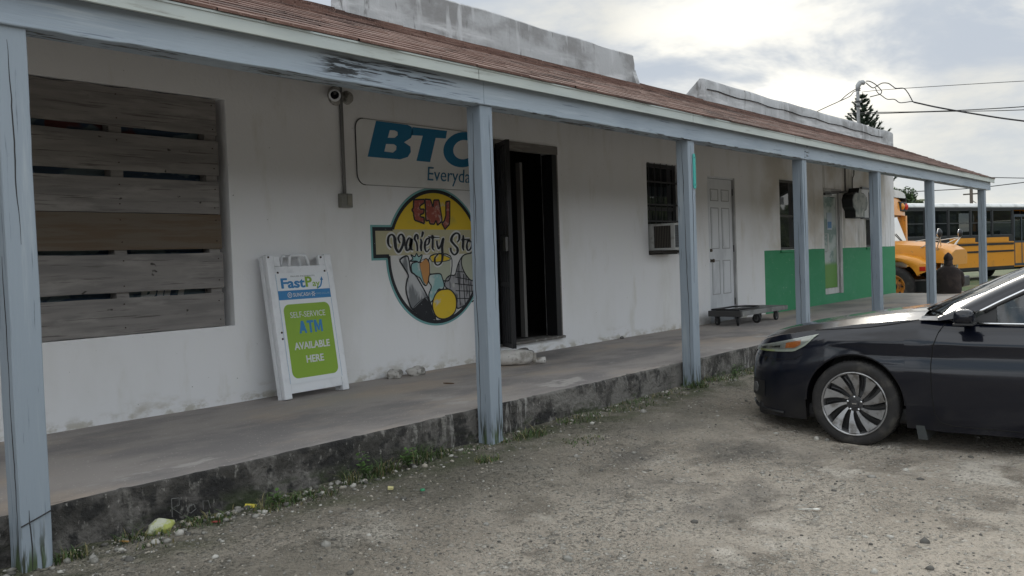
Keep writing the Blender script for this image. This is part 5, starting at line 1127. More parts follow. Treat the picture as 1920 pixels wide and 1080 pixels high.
for x in (-1.55, -2.25):
    for sd in (1, -1):
        p = skin(('x', x), .80); m = MB(); m.tube([(x-.10, p.y*sd, .80), (x-.07, (p.y+.03)*sd, .805), (x+.07, (p.y+.03)*sd, .805), (x+.10, p.y*sd, .80)], .011, 8); m.obj('door_handle', carp, car, smooth=True)
for sd in (1, -1):
    patch(-3.90, -3.45, lambda x: .93, lambda x: .78, .004, mat('tail_red', (.25, .01, .01), .2), 'tail_light', car, sd, 10)
# wheels
def wheel(px, sd):
    RT, RR = .328, .242; hub = (px, .80*sd, RT-.004)
    m = MB(); m.lathe([(RR-.01, -.10), (RR+.012, -.112), (RR+.05, -.118), (RT-.018, -.108), (RT-.004, -.09), (RT, -.05), (RT, .05), (RT-.004, .09), (RT-.018, .108), (RR+.05, .118), (RR+.012, .112), (RR-.01, .10)], (0, 0, 0), 'Y', 64, cap=False)
    w_ = m.obj('wheel', rub, car, smooth=True); w_.location = hub
    m = MB()
    for i in range(64):
        a = 2*PI*i/64
        for y0_, y1_ in ((-.095, -.035), (-.025, .025), (.035, .095)):
            b = a+(.04 if y0_ == -.025 else 0)
            m.tube([(RT*math.cos(b+.02*0), y0_, RT*math.sin(b)), (RT*math.cos(b+.03), y1_, RT*math.sin(b+.03))], .0035, 3)
    m.obj('tread_grooves', MATS['crack_dark2'], w_)
    m = MB(); m.lathe([(RR+.004, .108), (RR+.002, .116), (RR-.006, .117), (RR-.014, .100), (RR-.02, .02), (RR-.03, -.1)], (0, 0, 0), 'Y', 64, cap=False); m.obj('rim', alloy, w_, smooth=True)
    m = MB(); m.lathe([(0, .060), (.06, .062), (RR-.02, .048), (RR-.018, .03)], (0, 0, 0), 'Y', 40, cap=False); m.obj('rim_dark', mat('rim_black', (.016, .016, .017), .35), w_)
    m = MB()
    for k in range(10):
        f0 = 2*PI*k/10; L_, R_ = [], []
        for j in range(9):
            t = j/8; r_ = .058+(RR-.012-.058)*t; ph = f0-.42*t+.10*t*t; hw = (.0080+.0355*t**1.4)/r_
            L_.append((r_*math.cos(ph+hw), r_*math.sin(ph+hw))); R_.append((r_*math.cos(ph-hw), r_*math.sin(ph-hw)))
        rows = [[(L_[j][0], .066+.034*(j/8)**.8, L_[j][1]), (L_[j][0], .084+.026*(j/8)**.8, L_[j][1]), (R_[j][0], .084+.026*(j/8)**.8, R_[j][1]), (R_[j][0], .066+.034*(j/8)**.8, R_[j][1])] for j in range(9)]
        m.grid(rows)
    m.obj('spokes', alloy, w_)
    for k in range(10):
        f0 = 2*PI*(k+.5)/10; P = []; m = MB()
        for t, hh in ((.30, .006), (.55, .013), (.88, .016)):
            r_ = .058+(RR-.07)*t; ph = f0-.50*t+.10*t*t; P.append((r_*math.cos(ph), .068, r_*math.sin(ph)))
        m.tube(P, [.004, .009, .010], 6); m.obj('spoke_insert', MATS['rim_black'], w_)
    m = MB(); m.lathe([(0, .096), (.030, .095), (.034, .088), (.062, .084), (.066, .06)], (0, 0, 0), 'Y', 24); m.obj('hub_cap', mat('hub_black', (.03, .03, .032), .4), w_)
    m = MB(); m.box((-.017, .0955, -.0045), (.017, .098, .0045))
    for k in range(5): a = 2*PI*k/5+PI/2; m.lathe([(0, .098), (.008, .096), (.009, .084)], (.052*math.cos(a), 0, .052*math.sin(a)), 'Y', 6)
    m.obj('lug_nuts', chrome, w_)
    if sd < 0:
        for c in [w_]+list(w_.children):
            for v in c.data.vertices: v.co.y *= -1
            c.data.flip_normals()
    return w_
for px in (0, -2.775):
    for sd in (1, -1): wheel(px, sd)
# ================================================================ school buses (local: x forward, y left, origin on the ground under the front axle)
byel = mat('bus_yellow', (.62, .25, .012), .4, coat=.3, layers=[((.50, .21, .02), (1.2, 1.2, 1.2), .45, .7, 4), ((.28, .14, .03), (7, 7, 7), .64, .74, 4)])
bblk = mat('bus_black', (.007, .008, .010), .5); bwht = mat('bus_white', (.60, .61, .60), .5, layers=[((.42, .43, .42), (2, 2, 2), .45, .7, 4)])
bglass = glass_mat('bus_glass', (.10, .115, .125), .75, .03); bwin = glass_mat('bus_windscreen', (.55, .66, .66), .35, .05)
def bus(label, loc, rz, length, H, group, xf0=-.55, PT=.95):
    B = thing('school_bus', label, 'school bus', loc, rz, group); W, xf = 1.2, xf0; xr = xf-length; k = H/3.05
    z = lambda v: v*k
    # shell: floor, side panels, pillars, roof
    m = MB(); m.box((xr, -W, z(.45)), (xf, W, z(1.50)), .03); body = m.obj('body', byel, B)
    m = MB(); rows = []
    for x in (xr+.02, xf-.02):
        rows.append([(x, y, zz) for y, zz in [(-W-.01, z(2.84)), (-W-.01, z(2.88)), (-W*.95, z(2.96)), (-W*.75, z(3.01)), (-W*.4, z(3.04)), (0, z(3.05)), (W*.4, z(3.04)), (W*.75, z(3.01)), (W*.95, z(2.96)), (W+.01, z(2.88)), (W+.01, z(2.84))]])
    m.grid(rows); m.bm.faces.new([m.bm.verts.new(p) for p in rows[0]]); m.bm.faces.new([m.bm.verts.new(p) for p in rows[1]]); m.obj('roof', bwht, B)
    nW = int((length-1.3)/PT); x0 = xf-1.25
    m = MB()
    for sd in (1, -1):
        y = W*sd
        for i in range(nW+1): xx = x0-i*PT; m.box((xx-.055, min(y, y-.05*sd), z(1.5)), (xx+.055, max(y, y-.05*sd), z(2.75)))
        m.box((xr, min(y, y-.045*sd), z(1.50)), (xf-1.25, max(y, y-.045*sd), z(1.74))); m.box((xr, min(y, y-.045*sd), z(2.74)), (xf, max(y, y-.045*sd), z(2.85)))
        m.box((xr, min(y, y-.045*sd), z(1.74)), (x0-nW*PT-.05, max(y, y-.045*sd), z(2.74)))
    m.box((xr, -W+.02, z(1.5)), (xr+.06, W-.02, z(2.64)))
    m.obj('window_pillars', bblk, B)
    for sd in (1, -1):
        for i in range(nW):
            a = x0-i*PT-.055; b = a-PT+.11; m = MB(); y = (W-.02)*sd
            for c, d, e, f in ((b, a, 1.74, 1.775), (b, a, 2.705, 2.74), (b, b+.03, 1.775, 2.705), (a-.03, a, 1.775, 2.705), (b+.03, a-.03, 2.22, 2.25)): m.box((c, min(y, y-.02*sd), z(e)), (d, max(y, y-.02*sd), z(f)))
            w_ = m.obj('window', mat('bus_frame', (.035, .037, .04), .5), B)
            m = MB(); m.quad([(b+.03, y-.01*sd, z(1.775)), (a-.03, y-.01*sd, z(1.775)), (a-.03, y-.01*sd, z(2.705)), (b+.03, y-.01*sd, z(2.705))]); m.obj('pane', bglass, w_)
    m = MB()
    for sd in (1, -1):
        for za, zb_ in ((1.36, 1.44), (1.08, 1.15), (.40, .52)): m.box((xr-.01, min(W*sd, (W+.02)*sd), z(za)), (xf-(0 if sd > 0 else 1.25), max(W*sd, (W+.02)*sd), z(zb_)))
        m.box((xr, min(W*sd, (W+.012)*sd), z(1.5)), (xf-1.25, max(W*sd, (W+.012)*sd), z(1.74)))
    m.obj('rub_rails', bblk, B)
    m = MB(); m.box((x0-1.9, -W-.022, z(1.47)), (x0-.35, -W-.012, z(1.66))); m.box((x0-4.2, -W-.022, z(1.47)), (x0-2.6, -W-.012, z(1.66))); m.obj('side_panel', byel, B)
    for i in range(int(length/.9)-1):
        m = MB()
        m.box((xf-1.9-i*.85, -1.0, z(1.2)), (xf-1.78-i*.85, 1.0, z(1.92)), .04); m.obj('seat_row', mat('bus_seat', (.03, .033, .04), .8), B)
    # entrance door on the right
    m = MB(); m.box((xf-1.2, -W-.005, z(.50)), (xf-1.14, -W+.05, z(2.56))); m.box((xf-.16, -W-.005, z(.50)), (xf-.10, -W+.05, z(2.56))); m.box((xf-1.14, -W-.005, z(2.46)), (xf-.16, -W+.05, z(2.56))); m.box((xf-.69, -W-.005, z(.6)), (xf-.63, -W+.05, z(2.46))); m.box((xf-1.14, -W-.005, z(.5)), (xf-.16, -W+.05, z(.60))); m.box((xf-1.14, -W-.004, z(1.42)), (xf-.16, -W+.05, z(1.50)))
    dr = m.obj('door', mat('bus_door', (.03, .04, .055), .5), B); m = MB(); m.quad([(xf-1.14, -W+.001, z(.6)), (xf-.16, -W+.001, z(.6)), (xf-.16, -W+.001, z(2.46)), (xf-1.14, -W+.001, z(2.46))]); m.obj('pane', bglass, dr)
    # windscreen and cap
    m = MB(); m.quad([(xf+.02, -W+.12, z(1.62)), (xf+.02, W-.12, z(1.62)), (xf-.10, W-.14, z(2.34)), (xf-.10, -W+.14, z(2.34))]); ws = m.obj('windscreen', bwin, B)
    m = MB(); m.tube([(xf+.03, -.6, z(1.64)), (xf+.0, -.1, z(1.86))], .012, 5); m.tube([(xf+.03, .7, z(1.64)), (xf+.0, .2, z(1.86))], .012, 5); m.obj('wiper', bblk, ws)
    m = MB(); m.prism([(-W, z(1.5)), (-W+.12, z(1.5)), (-W+.14, z(2.36)), (-W, z(2.36))], xf-.12, xf+.01, 'X'); m.prism([(W, z(1.5)), (W-.12, z(1.5)), (W-.14, z(2.36)), (W, z(2.36))], xf-.12, xf+.01, 'X'); m.box((xf-.14, -W+.0, z(1.48)), (xf+.02, W, z(1.62)), .02); m.obj('windscreen_surround', byel, B)
    m = MB(); rows = []
    for t in range(7):
        a = t/6; xx = xf+.06-.30*a*a; zz = z(2.36)+z(.62)*math.sin(a*PI/2)
        rows.append([(xx-.10*v*v, (W-.06*a)*v, zz-.12*abs(v)**3*a) for v in np.linspace(-1, 1, 13)])
    m.grid(rows); m.grid([rows[0], [(xf-.1, W*v, z(2.36)) for v in np.linspace(-1, 1, 13)]]); cap = m.obj('roof_cap', byel, B, smooth=True)
    for y in (-.95, -.62, .62, .95):
        m = MB(); m.lathe([(0, .10), (.05, .09), (.085, .06), (.10, 0)], (0, 0, 0), 'X', 16); o = m.obj('warning_light', mat('bus_red', (.42, .015, .01), .25) if abs(y) > .8 else mat('bus_amber', (.55, .22, .02), .25), cap, smooth=True); o.location = (xf+.02, y, z(2.60))
        m = MB(); m.box((xf-.05, y-.15, z(2.47)), (xf+.055, y+.15, z(2.73)), .02); m.obj('light_backing', bblk, cap)
    # bonnet with fenders
    m = MB(); rows = []
    for i in range(15):
        t = i/14; x = xf+.02+(1.62-.02)*t; w = .98-.16*t; top = 1.66-.18*t**1.5-.10*max(0, (t-.8)/.2)**2; prof = []
        for v in np.linspace(-1, 1, 21):
            s = abs(v); yy = w*math.copysign(min(1, s*1.18) if s < .85 else 1, v); zz = top-.20*max(0, (s-.35)/.65)**2.2 if s < .85 else top-.20*((.5/.65)**2.2)-(s-.85)/.15*(top-z(.95))*.6
            prof.append((x-.05*s*s*(t > .9), yy, zz))
        rows.append(prof)
    m.grid(rows); last = rows[-1]; m.bm.faces.new([m.bm.verts.new(p) for p in last]); bn = m.obj('bonnet', byel, B, norm=True); autosmooth(bn, 45)
    m = MB(); m.box((1.04, -.55, z(.75)), (1.075, .55, z(1.30)), .02); grl = m.obj('grille', bblk, B)
    m = MB(); m.box((1.08, -1.15, z(.42)), (1.28, 1.15, z(.70)), .04); m.obj('bumper', bblk, B)
    for sd in (1, -1):
        m = MB(); rad, cz = .64, .52; arc = [(rad*math.cos(a), cz+rad*math.sin(a)) for a in np.linspace(.12*PI, PI*1.0, 22)]
        out = [(-.56, .60), (-.56, z(1.30)), (-.2, z(1.34)), (.25, z(1.30)), (.62, z(1.20)), (.86, z(1.02)), (.95, .80), (.70, .72)]
        prof = out+arc[::1]
        rows = []
        # fender: an arched skirt with a rounded shoulder
        for i in range(23):
            a = PI*1.0-(PI*.88)*i/22; xi, zi = rad*math.cos(a), cz+rad*math.sin(a); t = i/22
            xo = -.56+1.50*t; zo = interp([(1.0, .86), (.86, 1.04), (.62, 1.19), (.25, 1.29), (-.2, 1.33), (-.56, 1.31)], xo)
            zo = max(zo, zi+.02)
            rows.append([(xi, (W-.30)*sd, zi+.0), (xi, (W-.02)*sd, zi), (xi, W*sd, zi+.02), (xi*.5+xo*.5, (W+.01)*sd, zi*.5+zo*.5), (xo, (W-.04)*sd, zo-.03), (xo, (W-.12)*sd, zo), (xo, .80*sd, zo+.03)])
        m.grid(rows); o = m.obj('fender', byel, B); autosmooth(o, 50)
        m = MB(); m.box((.66, W*sd-.005 if sd > 0 else -W-.02, .88), (.80, W*sd+.02 if sd > 0 else -W+.005, .99), .008); sgl = m.obj('turn_signal', MATS['bus_red'], B)
        m = MB(); m.lathe([(0, .03), (.09, .02), (.10, 0)], (0, 0, 0), 'X', 18); o = m.obj('headlight', mat('bus_lamp', (.6, .6, .58), .15, .3), B); o.location = (1.06, .72*sd, z(.98))
        m = MB(); hx, hy = 1.0, .62*sd
        m.tube([(.95, .78*sd, 1.35), (hx+.10, 1.02*sd, 1.70)], .014, 6); m.tube([(.6, .85*sd, 1.45), (hx+.10, 1.02*sd, 1.70)], .012, 6); m.tube([(.98, .40*sd, 1.36), (hx+.10, 1.02*sd, 1.70)], .012, 6); m.tube([(.5, .9*sd, 1.62), (hx+.12, 1.02*sd, 1.70)], .012, 6)
        mrr = m.obj('mirror', mat('bus_arm', (.50, .50, .48), .4, .5), B)
        m = MB(); m.lathe([(0, .05), (.07, .04), (.105, .015), (.115, -.01)], (0, 0, 0), 'X', 18); o = m.obj('mirror_glass', mat('bus_mirror', (.55, .57, .6), .08, 1.), mrr, smooth=True); o.location = (hx+.08, 1.02*sd, 1.80); o.rotation_euler = (0, 0, PI)
        m = MB(); m.lathe([(0, .07), (.07, .05), (.11, .015), (.118, -.01)], (0, 0, 0), 'X', 18); o = m.obj('mirror_back', bblk, mrr, smooth=True); o.location = (hx+.09, 1.02*sd, 1.80)
    for px in (0, xr+2.2):
        for sd in (1, -1):
            m = MB(); m.lathe([(.29, -.12), (.33, -.14), (.46, -.14), (.495, -.11), (.50, 0), (.495, .11), (.46, .14), (.33, .14), (.29, .12)], (0, 0, 0), 'Y', 40, cap=False); w_ = m.obj('wheel', rub, B, smooth=True); w_.location = (px, (W-.17)*sd, .50)
            f = lambda P: [(a, b*sd) for a, b in P]
            m = MB(); m.lathe(f([(.30, .125), (.285, .13), (.27, .07), (.20, .02), (.19, .03), (.10, .06), (.10, .12), (.0, .125)]), (0, 0, 0), 'Y', 30, cap=False); rm = m.obj('rim', mat('rim_rusty_yellow', (.50, .20, .025), .5, layers=[((.18, .07, .02), (9, 9, 9), .48, .64, 4)]), w_)
            m = MB(); m.lathe(f([(.105, .10), (.10, .128), (0, .13)]), (0, 0, 0), 'Y', 16); m.obj('hub', bblk, w_)
            for q in range(8): a = 2*PI*q/8; m = MB(); m.lathe(f([(.026, .052), (.026, .064), (0, .064)]), (.215*math.cos(a), 0, .215*math.sin(a)), 'Y', 8); m.obj('hand_hole', bblk, w_)
    m = MB(); m.box((xr+.3, -.9, .35), (1.0, .9, .62)); m.obj('chassis', bblk, B)
    return B
bus('yellow school bus with its bonnet and front wheel just beyond the end of the store', (24.80, 6.95, -.27), R(-90), 7.5, 3.02, 'yellow school buses', -.28)
bus('far yellow school bus seen side-on with a row of black windows and white roof', (42.83, 7.80, -.20), R(-20), 12.4, 3.05, 'yellow school buses', PT=1.40)
m = MB(); m.grid([[(x, y, -.185+.01*noise.noise(Vector((x, y, 0)))) for y in np.linspace(-20, 60, 40)] for x in np.linspace(30, 110, 40)]); o = m.obj('grass_field', mat('field_green', (.055, .085, .025), .9, layers=[((.12, .12, .06), (.4, .4, .4), .45, .65, 5), ((.03, .05, .015), (3, 3, 3), .5, .7, 5)]), None); tag(o, 'green grass beyond the store and around the far bus', 'grass field', kind='structure')
# ================================================================ person
def skinmesh(name, verts, edges, radii, m, parent, root=0, sub=2):
    me = bpy.data.meshes.new('t'); me.from_pydata(verts, edges, []); o = bpy.data.objects.new('t', me); COL.objects.link(o)
    md = o.modifiers.new('s', 'SKIN'); md.use_smooth_shade = True
    for i, r_ in enumerate(radii): me.skin_vertices[0].data[i].radius = (r_, r_) if not isinstance(r_, tuple) else r_
    me.skin_vertices[0].data[root].use_root = True
    ms = o.modifiers.new('u', 'SUBSURF'); ms.levels = sub; ms.render_levels = sub
    bpy.context.view_layer.update(); nm = bpy.data.meshes.new_from_object(o.evaluated_get(bpy.context.evaluated_depsgraph_get()))
    bpy.data.objects.remove(o); nm.materials.clear(); nm.materials.append(m); nm.name = name
    return link(name, nm, parent, smooth=True)
skinm = mat('skin', (.10, .055, .035), .6); jack = mat('brown_jacket', (.026, .019, .018), .9, layers=[((.05, .036, .032), (6, 6, 6), .45, .65, 4)]); trou = mat('dark_trousers', (.018, .02, .026), .9)
pe = thing('person', 'person in a dark hooded jacket seen from behind, sitting at the far walkway end', 'person', (20.36, 4.86, SLAB), R(12))
# local x = forward (away from the camera), y left, z up from the seat
V = [(0, 0, .10), (.0, 0, .28), (.03, 0, .44), (.05, 0, .54), (.07, 0, .60), (.09, 0, .70), (.10, 0, .80),
     (.04, .19, .47), (.08, .25, .22), (.28, .20, .10), (.36, .17, .10), (.04, -.19, .47), (.08, -.25, .22), (.28, -.20, .10), (.36, -.17, .10),
     (.05, .10, .08), (.46, .13, .09), (.50, .13, -.32), (.52, .13, -.38), (.66, .14, -.39), (.05, -.10, .08), (.46, -.13, .09), (.50, -.13, -.32), (.52, -.13, -.38), (.66, -.14, -.39)]
E_p = [(0, 1), (1, 2), (2, 3), (3, 4), (4, 5), (5, 6), (3, 7), (7, 8), (8, 9), (9, 10), (3, 11), (11, 12), (12, 13), (13, 14), (0, 15), (15, 16), (16, 17), (17, 18), (18, 19), (0, 20), (20, 21), (21, 22), (22, 23), (23, 24)]
rd = [.14, .12, .13, .08, .05, .075, .07, .055, .045, .032, .028, .055, .045, .032, .028, .085, .062, .042, .036, .03, .085, .062, .042, .036, .03]
body = skinmesh('body', V, E_p, rd, skinm, pe)
m = MB(); rows = []
for zz, hw, dp, xo in ((-.01, .235, .17, .0), (.08, .25, .18, 0), (.2, .24, .165, .0), (.32, .245, .155, .01), (.42, .25, .14, .02), (.475, .235, .125, .03), (.52, .19, .11, .035), (.555, .13, .09, .045), (.585, .085, .08, .055), (.62, .07, .07, .06)):
    rows.append([(xo+dp*math.copysign(abs(math.cos(a))**.85, math.cos(a))+.006*noise.noise(Vector((a, zz*9, 1))), hw*math.copysign(abs(math.sin(a))**.8, math.sin(a)), zz) for a in np.linspace(0, 2*PI, 25)])
m.grid(rows); jk = m.obj('jacket', jack, pe, smooth=True, dedupe=.0005)
for sd in (1, -1): skinmesh('sleeve', [(.03, .19*sd, .455), (.02, .235*sd, .40), (.05, .255*sd, .22), (.16, .215*sd, .15), (.31, .175*sd, .12)], [(0, 1), (1, 2), (2, 3), (3, 4)], [.07, .07, .062, .056, .046], jack, jk)
skinmesh('trousers', [(0, 0, .09), (.05, .10, .08), (.46, .13, .09), (.50, .13, -.30), (.05, -.10, .08), (.46, -.13, .09), (.50, -.13, -.30)], [(0, 1), (1, 2), (2, 3), (0, 4), (4, 5), (5, 6)], [.15, .10, .078, .058, .10, .078, .058], trou, pe)
for sd in (1, -1):
    m = MB(); m.blob((.36, .17*sd, .105), .042, 2, 0, 0, (1.2, .9, .5)); m.obj('palm', skinm, body)
    for q, (dy, l) in enumerate(((-.03, .06), (-.011, .072), (.009, .068), (.028, .052))):
        m = MB(); m.tube([(.39, .17*sd+dy, .108), (.39+l*.6, .17*sd+dy, .104), (.39+l, .17*sd+dy, .085)], [.009, .0085, .007], 7); m.obj('finger', skinm, body, smooth=True)
    m = MB(); m.tube([(.35, .17*sd-.035*sd, .105), (.385, .17*sd-.06*sd, .10), (.41, .17*sd-.062*sd, .092)], [.011, .010, .008], 7); m.obj('thumb', skinm, body, smooth=True)
    m = MB(); m.box((.47, .085*sd if sd > 0 else -.18, -.43), (.73, .18 if sd > 0 else -.085, -.35), .03); m.obj('shoe', blk, pe)
m = MB(); m.blob((.105, 0, .725), .108, 3, .05, 4, (1.05, .84, 1.10)); m.blob((.085, 0, .80), .05, 2, .1, 2, (1, .8, 1.2)); m.tube([(.06, 0, .56), (.07, 0, .62), (.09, 0, .68)], [.10, .085, .085], 14)
for v in m.bm.verts:
    if v.co.x > .175: v.co.x = .175+(v.co.x-.175)*.3
m.obj('hood', jack, pe, smooth=True)
m = MB(); m.blob((.165, .03, .76), .018, 1, 0, 0); m.blob((.165, -.03, .76), .018, 1, 0, 0); m.obj('eyes', mat('eye_white', (.4, .4, .4), .3), body)
m = MB(); m.tube([(.175, 0, .775), (.20, 0, .73), (.18, 0, .725)], [.008, .014, .01], 6); m.obj('nose', skinm, body)
# ================================================================ overhead: mast, wires, poles
gal = mat('galvanised', (.30, .31, .31), .5, .4, layers=[((.18, .18, .18), (6, 6, 6), .45, .65, 4)])
ms_ = thing('service_mast', 'grey electric service mast with a curved weatherhead rising behind the far parapet', 'service mast', (20.28, 6.60, 3.3))
m = MB(); m.tube([(0, 0, 0), (0, 0, 1.32), (0, 0, 1.42)], .035, 12); m.obj('pipe', gal, ms_, smooth=True)
m = MB(); m.tube([(0, 0, 1.38), (.005, -.005, 1.48), (.03, -.04, 1.545), (.07, -.085, 1.555), (.10, -.12, 1.53)], [.045, .055, .058, .055, .04], 12); m.obj('weatherhead', gal, ms_, smooth=True)
m = MB(); m.box((-.06, -.06, 1.12), (.06, .06, 1.15)); m.box((-.10, -.05, 1.02), (.05, .05, 1.045)); m.obj('clamp', blackmetal, ms_)
wirem = mat('wire_black', (.02, .02, .022), .7)
def wire(lab, pts, r=.008, grp='overhead wires'):
    m = MB(); P = cat_(pts, 6) if len(pts) > 2 else []
    if not P:
        a, b = Vector(pts[0]), Vector(pts[1]); P = [a+(b-a)*t/16-Vector((0, 0, .006*(a-b).length*4*(t/16)*(1-t/16))) for t in range(17)]
    m.tube(P, r, 5); o = m.obj('power_line', wirem, None); tag(o, lab, 'power line', grp); return o
for lab_, pts_, r_ in (
('thin loop of cable hanging from the weatherhead with a free end', [(20.4, 6.453, 4.878), (20.4, 6.373, 4.861), (20.4, 6.268, 4.787), (20.4, 6.181, 4.692), (20.4, 6.13, 4.612), (20.4, 6.158, 4.556), (20.4, 6.256, 4.54), (20.4, 6.381, 4.525)], 0.011),
('cable arching from the weatherhead and running down to the right', [(20.4, 6.454, 4.842), (20.4, 6.375, 4.757), (20.4, 6.305, 4.71), (20.4, 6.234, 4.736), (20.4, 6.162, 4.771), (20.4, 6.091, 4.785), (20.4, 5.987, 4.759), (20.4, 5.902, 4.687), (20.4, 5.834, 4.632), (20.4, 5.679, 4.609), (20.4, 5.596, 4.508), (20.4, 5.539, 4.393), (20.4, 5.499, 4.308), (20.4, 5.449, 4.278)], 0.011),
('cable sagging below the arch toward the service drop', [(20.4, 6.261, 4.704), (20.4, 6.219, 4.598), (20.4, 6.132, 4.517), (20.4, 6.02, 4.425), (20.4, 5.873, 4.401), (20.4, 5.771, 4.319), (20.4, 5.652, 4.306), (20.4, 5.533, 4.307), (20.4, 5.449, 4.28)], 0.01),
('thick service drop cable leaving the frame at the right', [(20.4, 5.482, 4.288), (20.4, 5.349, 4.239), (20.4, 4.989, 4.107), (20.4, 4.284, 3.88), (20.4, 3.424, 3.632), (20.4, 1.436, 3.14)], 0.017),
('upper of two cables running from the mast down to the left behind the parapet', [(20.4, 6.574, 4.732), (20.4, 6.683, 4.735), (20.4, 6.812, 4.68), (20.4, 6.925, 4.611), (20.4, 7.038, 4.53), (20.4, 7.285, 4.451), (20.4, 7.574, 4.358)], 0.01),
('lower of two cables running from the mast down to the left', [(20.4, 6.575, 4.69), (20.4, 6.721, 4.689), (20.4, 6.814, 4.601), (20.4, 7.038, 4.526)], 0.009),
('faint high wire crossing the sky right of the mast', [(45.0, 14.465, 8.771), (45.0, 13.444, 8.731), (45.0, 10.987, 8.541), (45.0, 7.524, 8.247), (45.0, 2.267, 7.744)], 0.014),
('upper of a close pair of wires crossing behind the small pine', [(45.0, 15.132, 7.834), (45.0, 13.994, 7.726), (45.0, 11.009, 7.398), (45.0, 7.542, 7.139), (45.0, 2.276, 6.897)], 0.022),
('lower of a close pair of wires crossing behind the small pine', [(45.0, 15.134, 7.752), (45.0, 13.995, 7.658), (45.0, 11.01, 7.375), (45.0, 7.544, 7.0), (45.0, 2.279, 6.643)], 0.018),
('straight wire just above the far bus roof line by the eave', [(45.0, 13.689, 4.675), (45.0, 7.592, 4.029), (45.0, 2.312, 3.453)], 0.018),
('sagging wire reaching the thin far utility pole', [(60.0, 18.611, 4.651), (60.0, 16.651, 4.641), (60.0, 12.943, 4.587), (60.0, 10.127, 4.71), (60.0, 3.073, 5.1)], 0.026)):
    wire(lab_, pts_, r_)
fp = thing('utility_pole', 'thin far utility pole with a crossarm above the bus roof', 'utility pole', (60, 12.95, -.2))
m = MB(); m.tube([(0, 0, 0), (0, 0, 4.95)], [.12, .09], 8); m.obj('pole', mat('pole_wood', (.12, .10, .085), .9), fp)
m = MB(); m.box((-.03, -.45, 4.4), (.03, .45, 4.48)); m.box((-.03, -.5, 3.75), (.03, .35, 3.81)); m.tube([(0, 0, 4.1), (0, -.9, 3.3)], .02, 5); m.obj('crossarm', mat('arm_wood', (.09, .08, .07), .9), fp)
# ================================================================ trees
bark = mat('bark', (.10, .08, .065), .95); ng = mat('needle_green', (.022, .042, .026), .8); ng2 = mat('needle_light', (.04, .065, .035), .8)
def leafmesh(name, V, F, MI, mats, parent):
    me = bpy.data.meshes.new(name); me.from_pydata([tuple(v) for v in V], [], F)
    for q in mats: me.materials.append(q)
    me.polygons.foreach_set('material_index', MI); me.update(); return link(name, me, parent)
pn = thing('norfolk_pine', 'small dark Norfolk pine top showing behind the parapet beside the mast', 'pine tree', (50, 16.05, -.2))
m = MB(); m.tube([(0, 0, 0), (0, 0, 5), (0, 0, 9.65)], [.20, .13, .02], 8); m.obj('trunk', bark, pn)
rr = random.Random(5); V = []; F = []; MI = []
for k in range(22):
    h = 4.2+.25*k; ln = max(.14, (9.75-h)*.36+.10)*(1 if k < 20 else 1)
    nb_ = 6 if k < 18 else 5
    for b in range(nb_):
        a = 2*PI*b/nb_+k*.7+rr.uniform(-.2, .2); L_ = ln*rr.uniform(.75, 1.1); up = .75
        ns = int(10+L_*16)
        for i in range(ns):
            t = (i+1)/ns; p = Vector((math.cos(a)*L_*t, math.sin(a)*L_*t, h+.15*L_+up*L_*t*t*.75-.10*L_*math.sin(t*PI)))
            for s in range(9):
                d = Vector((math.cos(a+rr.uniform(-1.3, 1.3)), math.sin(a+rr.uniform(-1.3, 1.3)), rr.uniform(.2, 1.0))).normalized()*rr.uniform(.09, .22)
                w_ = d.cross(Vector((rr.uniform(-1, 1), rr.uniform(-1, 1), rr.uniform(-1, 1)))).normalized()*.034; q = len(V)
                V += [p-w_, p+w_, p+d]; F.append((q, q+1, q+2)); MI.append(int(rr.random() < .3))
leafmesh('crown', V, F, MI, [ng, ng2], pn)
def bushtree(nm, lab, cat, loc, trunk_h, cr_r, cr_h, n, leaf, mats, seed, flat=1.):
    t_ = thing(nm, lab, cat, loc); rq = random.Random(seed)
    m = MB(); m.tube([(0, 0, 0), (.05, .03, trunk_h*.5), (0, 0, trunk_h)], [.12*cr_r, .09*cr_r, .05*cr_r], 7)
    cl = []
    for k in range(14):
        a = rq.uniform(0, 6.28); d = cr_r*math.sqrt(rq.random())*.8; c = Vector((math.cos(a)*d, math.sin(a)*d, trunk_h+rq.uniform(-.1, 1)*cr_h)); cl.append((c, rq.uniform(.25, .5)*cr_r)); m.tube([(0, 0, trunk_h*.7), tuple(c)], [.03*cr_r, .012*cr_r], 5)
    m.obj('trunk', bark, t_); V = []; F = []; MI = []
    for i in range(n):
        c, r_ = rq.choice(cl); d = Vector((rq.gauss(0, 1), rq.gauss(0, 1), rq.gauss(0, .8))).normalized()*r_*rq.random()**.4; p = c+d
        u = Vector((rq.uniform(-1, 1), rq.uniform(-1, 1), rq.uniform(-1, 1))).normalized()*leaf; w_ = u.cross(Vector((rq.uniform(-1, 1), rq.uniform(-1, 1), 1))).normalized()*leaf*.4; q = len(V)
        V += [p-u, p+w_, p+u, p-w_]; F.append((q, q+1, q+2, q+3)); MI.append(rq.randrange(len(mats)))
    leafmesh('crown', V, F, MI, mats, t_); return t_
fg = mat('leaf_green', (.05, .085, .025), .7); fd = mat('leaf_dark', (.025, .045, .018), .7)
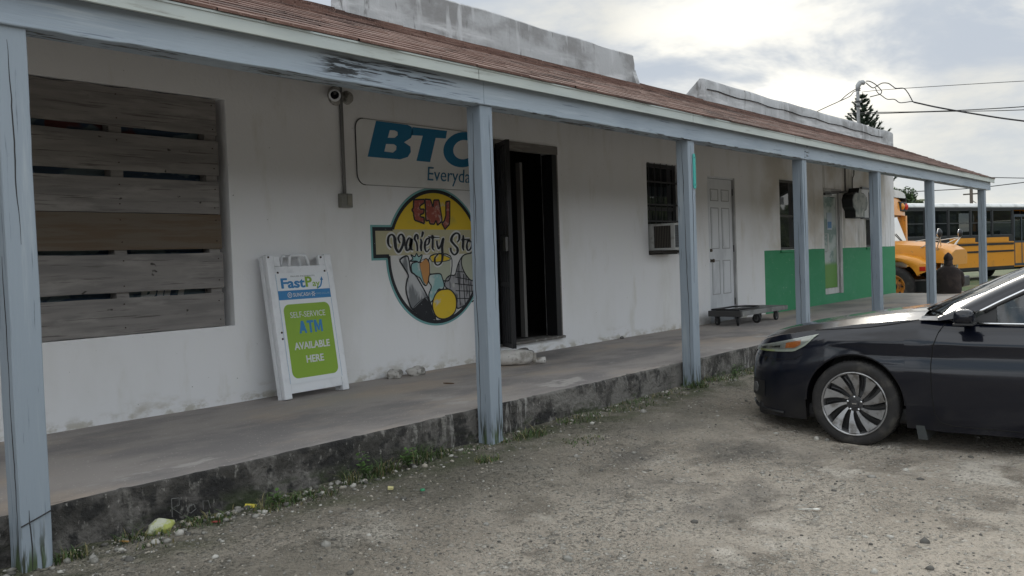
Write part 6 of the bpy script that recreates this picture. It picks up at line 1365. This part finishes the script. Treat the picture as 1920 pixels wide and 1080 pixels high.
bushtree('broadleaf_tree', 'dense green tree showing past the end of the store above the first bus', 'tree', (40, 11.75, -.2), 2.6, 1.0, 1.3, 5200, .09, [fg, fd], 2)
bushtree('shrub', 'small far shrub showing over the far bus roof', 'shrub', (70, 18.75, -.2), 3.9, .42, .85, 900, .12, [fd, fg], 3)
pm = thing('palm_tree', 'palm with drooping fronds beside the green tree past the store end', 'palm tree', (42, 11.72, -.2)); m = MB(); m.tube([(0, 0, 0), (.1, 0, 1.8), (.15, 0, 3.1)], [.16, .12, .09], 8); m.obj('trunk', bark, pm)
V = []; F = []; MI = []
for k in range(13):
    a = -PI/2+rr.uniform(-2.6, 2.6); L_ = rr.uniform(1.0, 1.6); el = rr.uniform(.3, 1.1)
    for i in range(26):
        t = i/25; p = Vector((.15+math.cos(a)*L_*t*math.cos(el*.6), math.sin(a)*L_*t*math.cos(el*.6), 3.1+L_*(math.sin(el)*t-.75*t*t)))
        for sd in (1, -1):
            s = Vector((-math.sin(a), math.cos(a), 0))*sd; d = (s*.8+Vector((math.cos(a)*.5, math.sin(a)*.5, -.55))).normalized()*.34*math.sin(PI*min(1, t+.12))**.6; q = len(V); w_ = Vector((math.cos(a), math.sin(a), 0))*.022
            V += [p-w_, p+w_, p+d]; F.append((q, q+1, q+2)); MI.append(int(rr.random() < .5))
leafmesh('fronds', V, F, MI, [fg, mat('palm_dry', (.10, .11, .04), .8)], pm)

# unseen wood added behind the camera to darken reflections in glass and paintwork
m = MB(); rq = random.Random(11)
for i in range(150):
    x = -45+i*1.05+rq.uniform(-.6, .6); y = -24+rq.uniform(-2, 2); h = rq.uniform(3.8, 6.5); m.blob((x, y, h*.5-.3), 1., 2, .35, i, (rq.uniform(1.3, 2.2), rq.uniform(1.3, 2.), h*.55))
o = m.obj('added_woodland', mat('added_wood_green', (.03, .045, .02), .9, layers=[((.07, .09, .035), (2, 2, 2), .45, .6, 5), ((.01, .014, .008), (1.2, 1.2, 1.2), .5, .65, 5)], bump=((3, 3, 3), 1., 6, .4)), None, smooth=True); tag(o, 'dark tree belt added unseen behind the camera to darken reflections', 'woodland', kind='stuff')
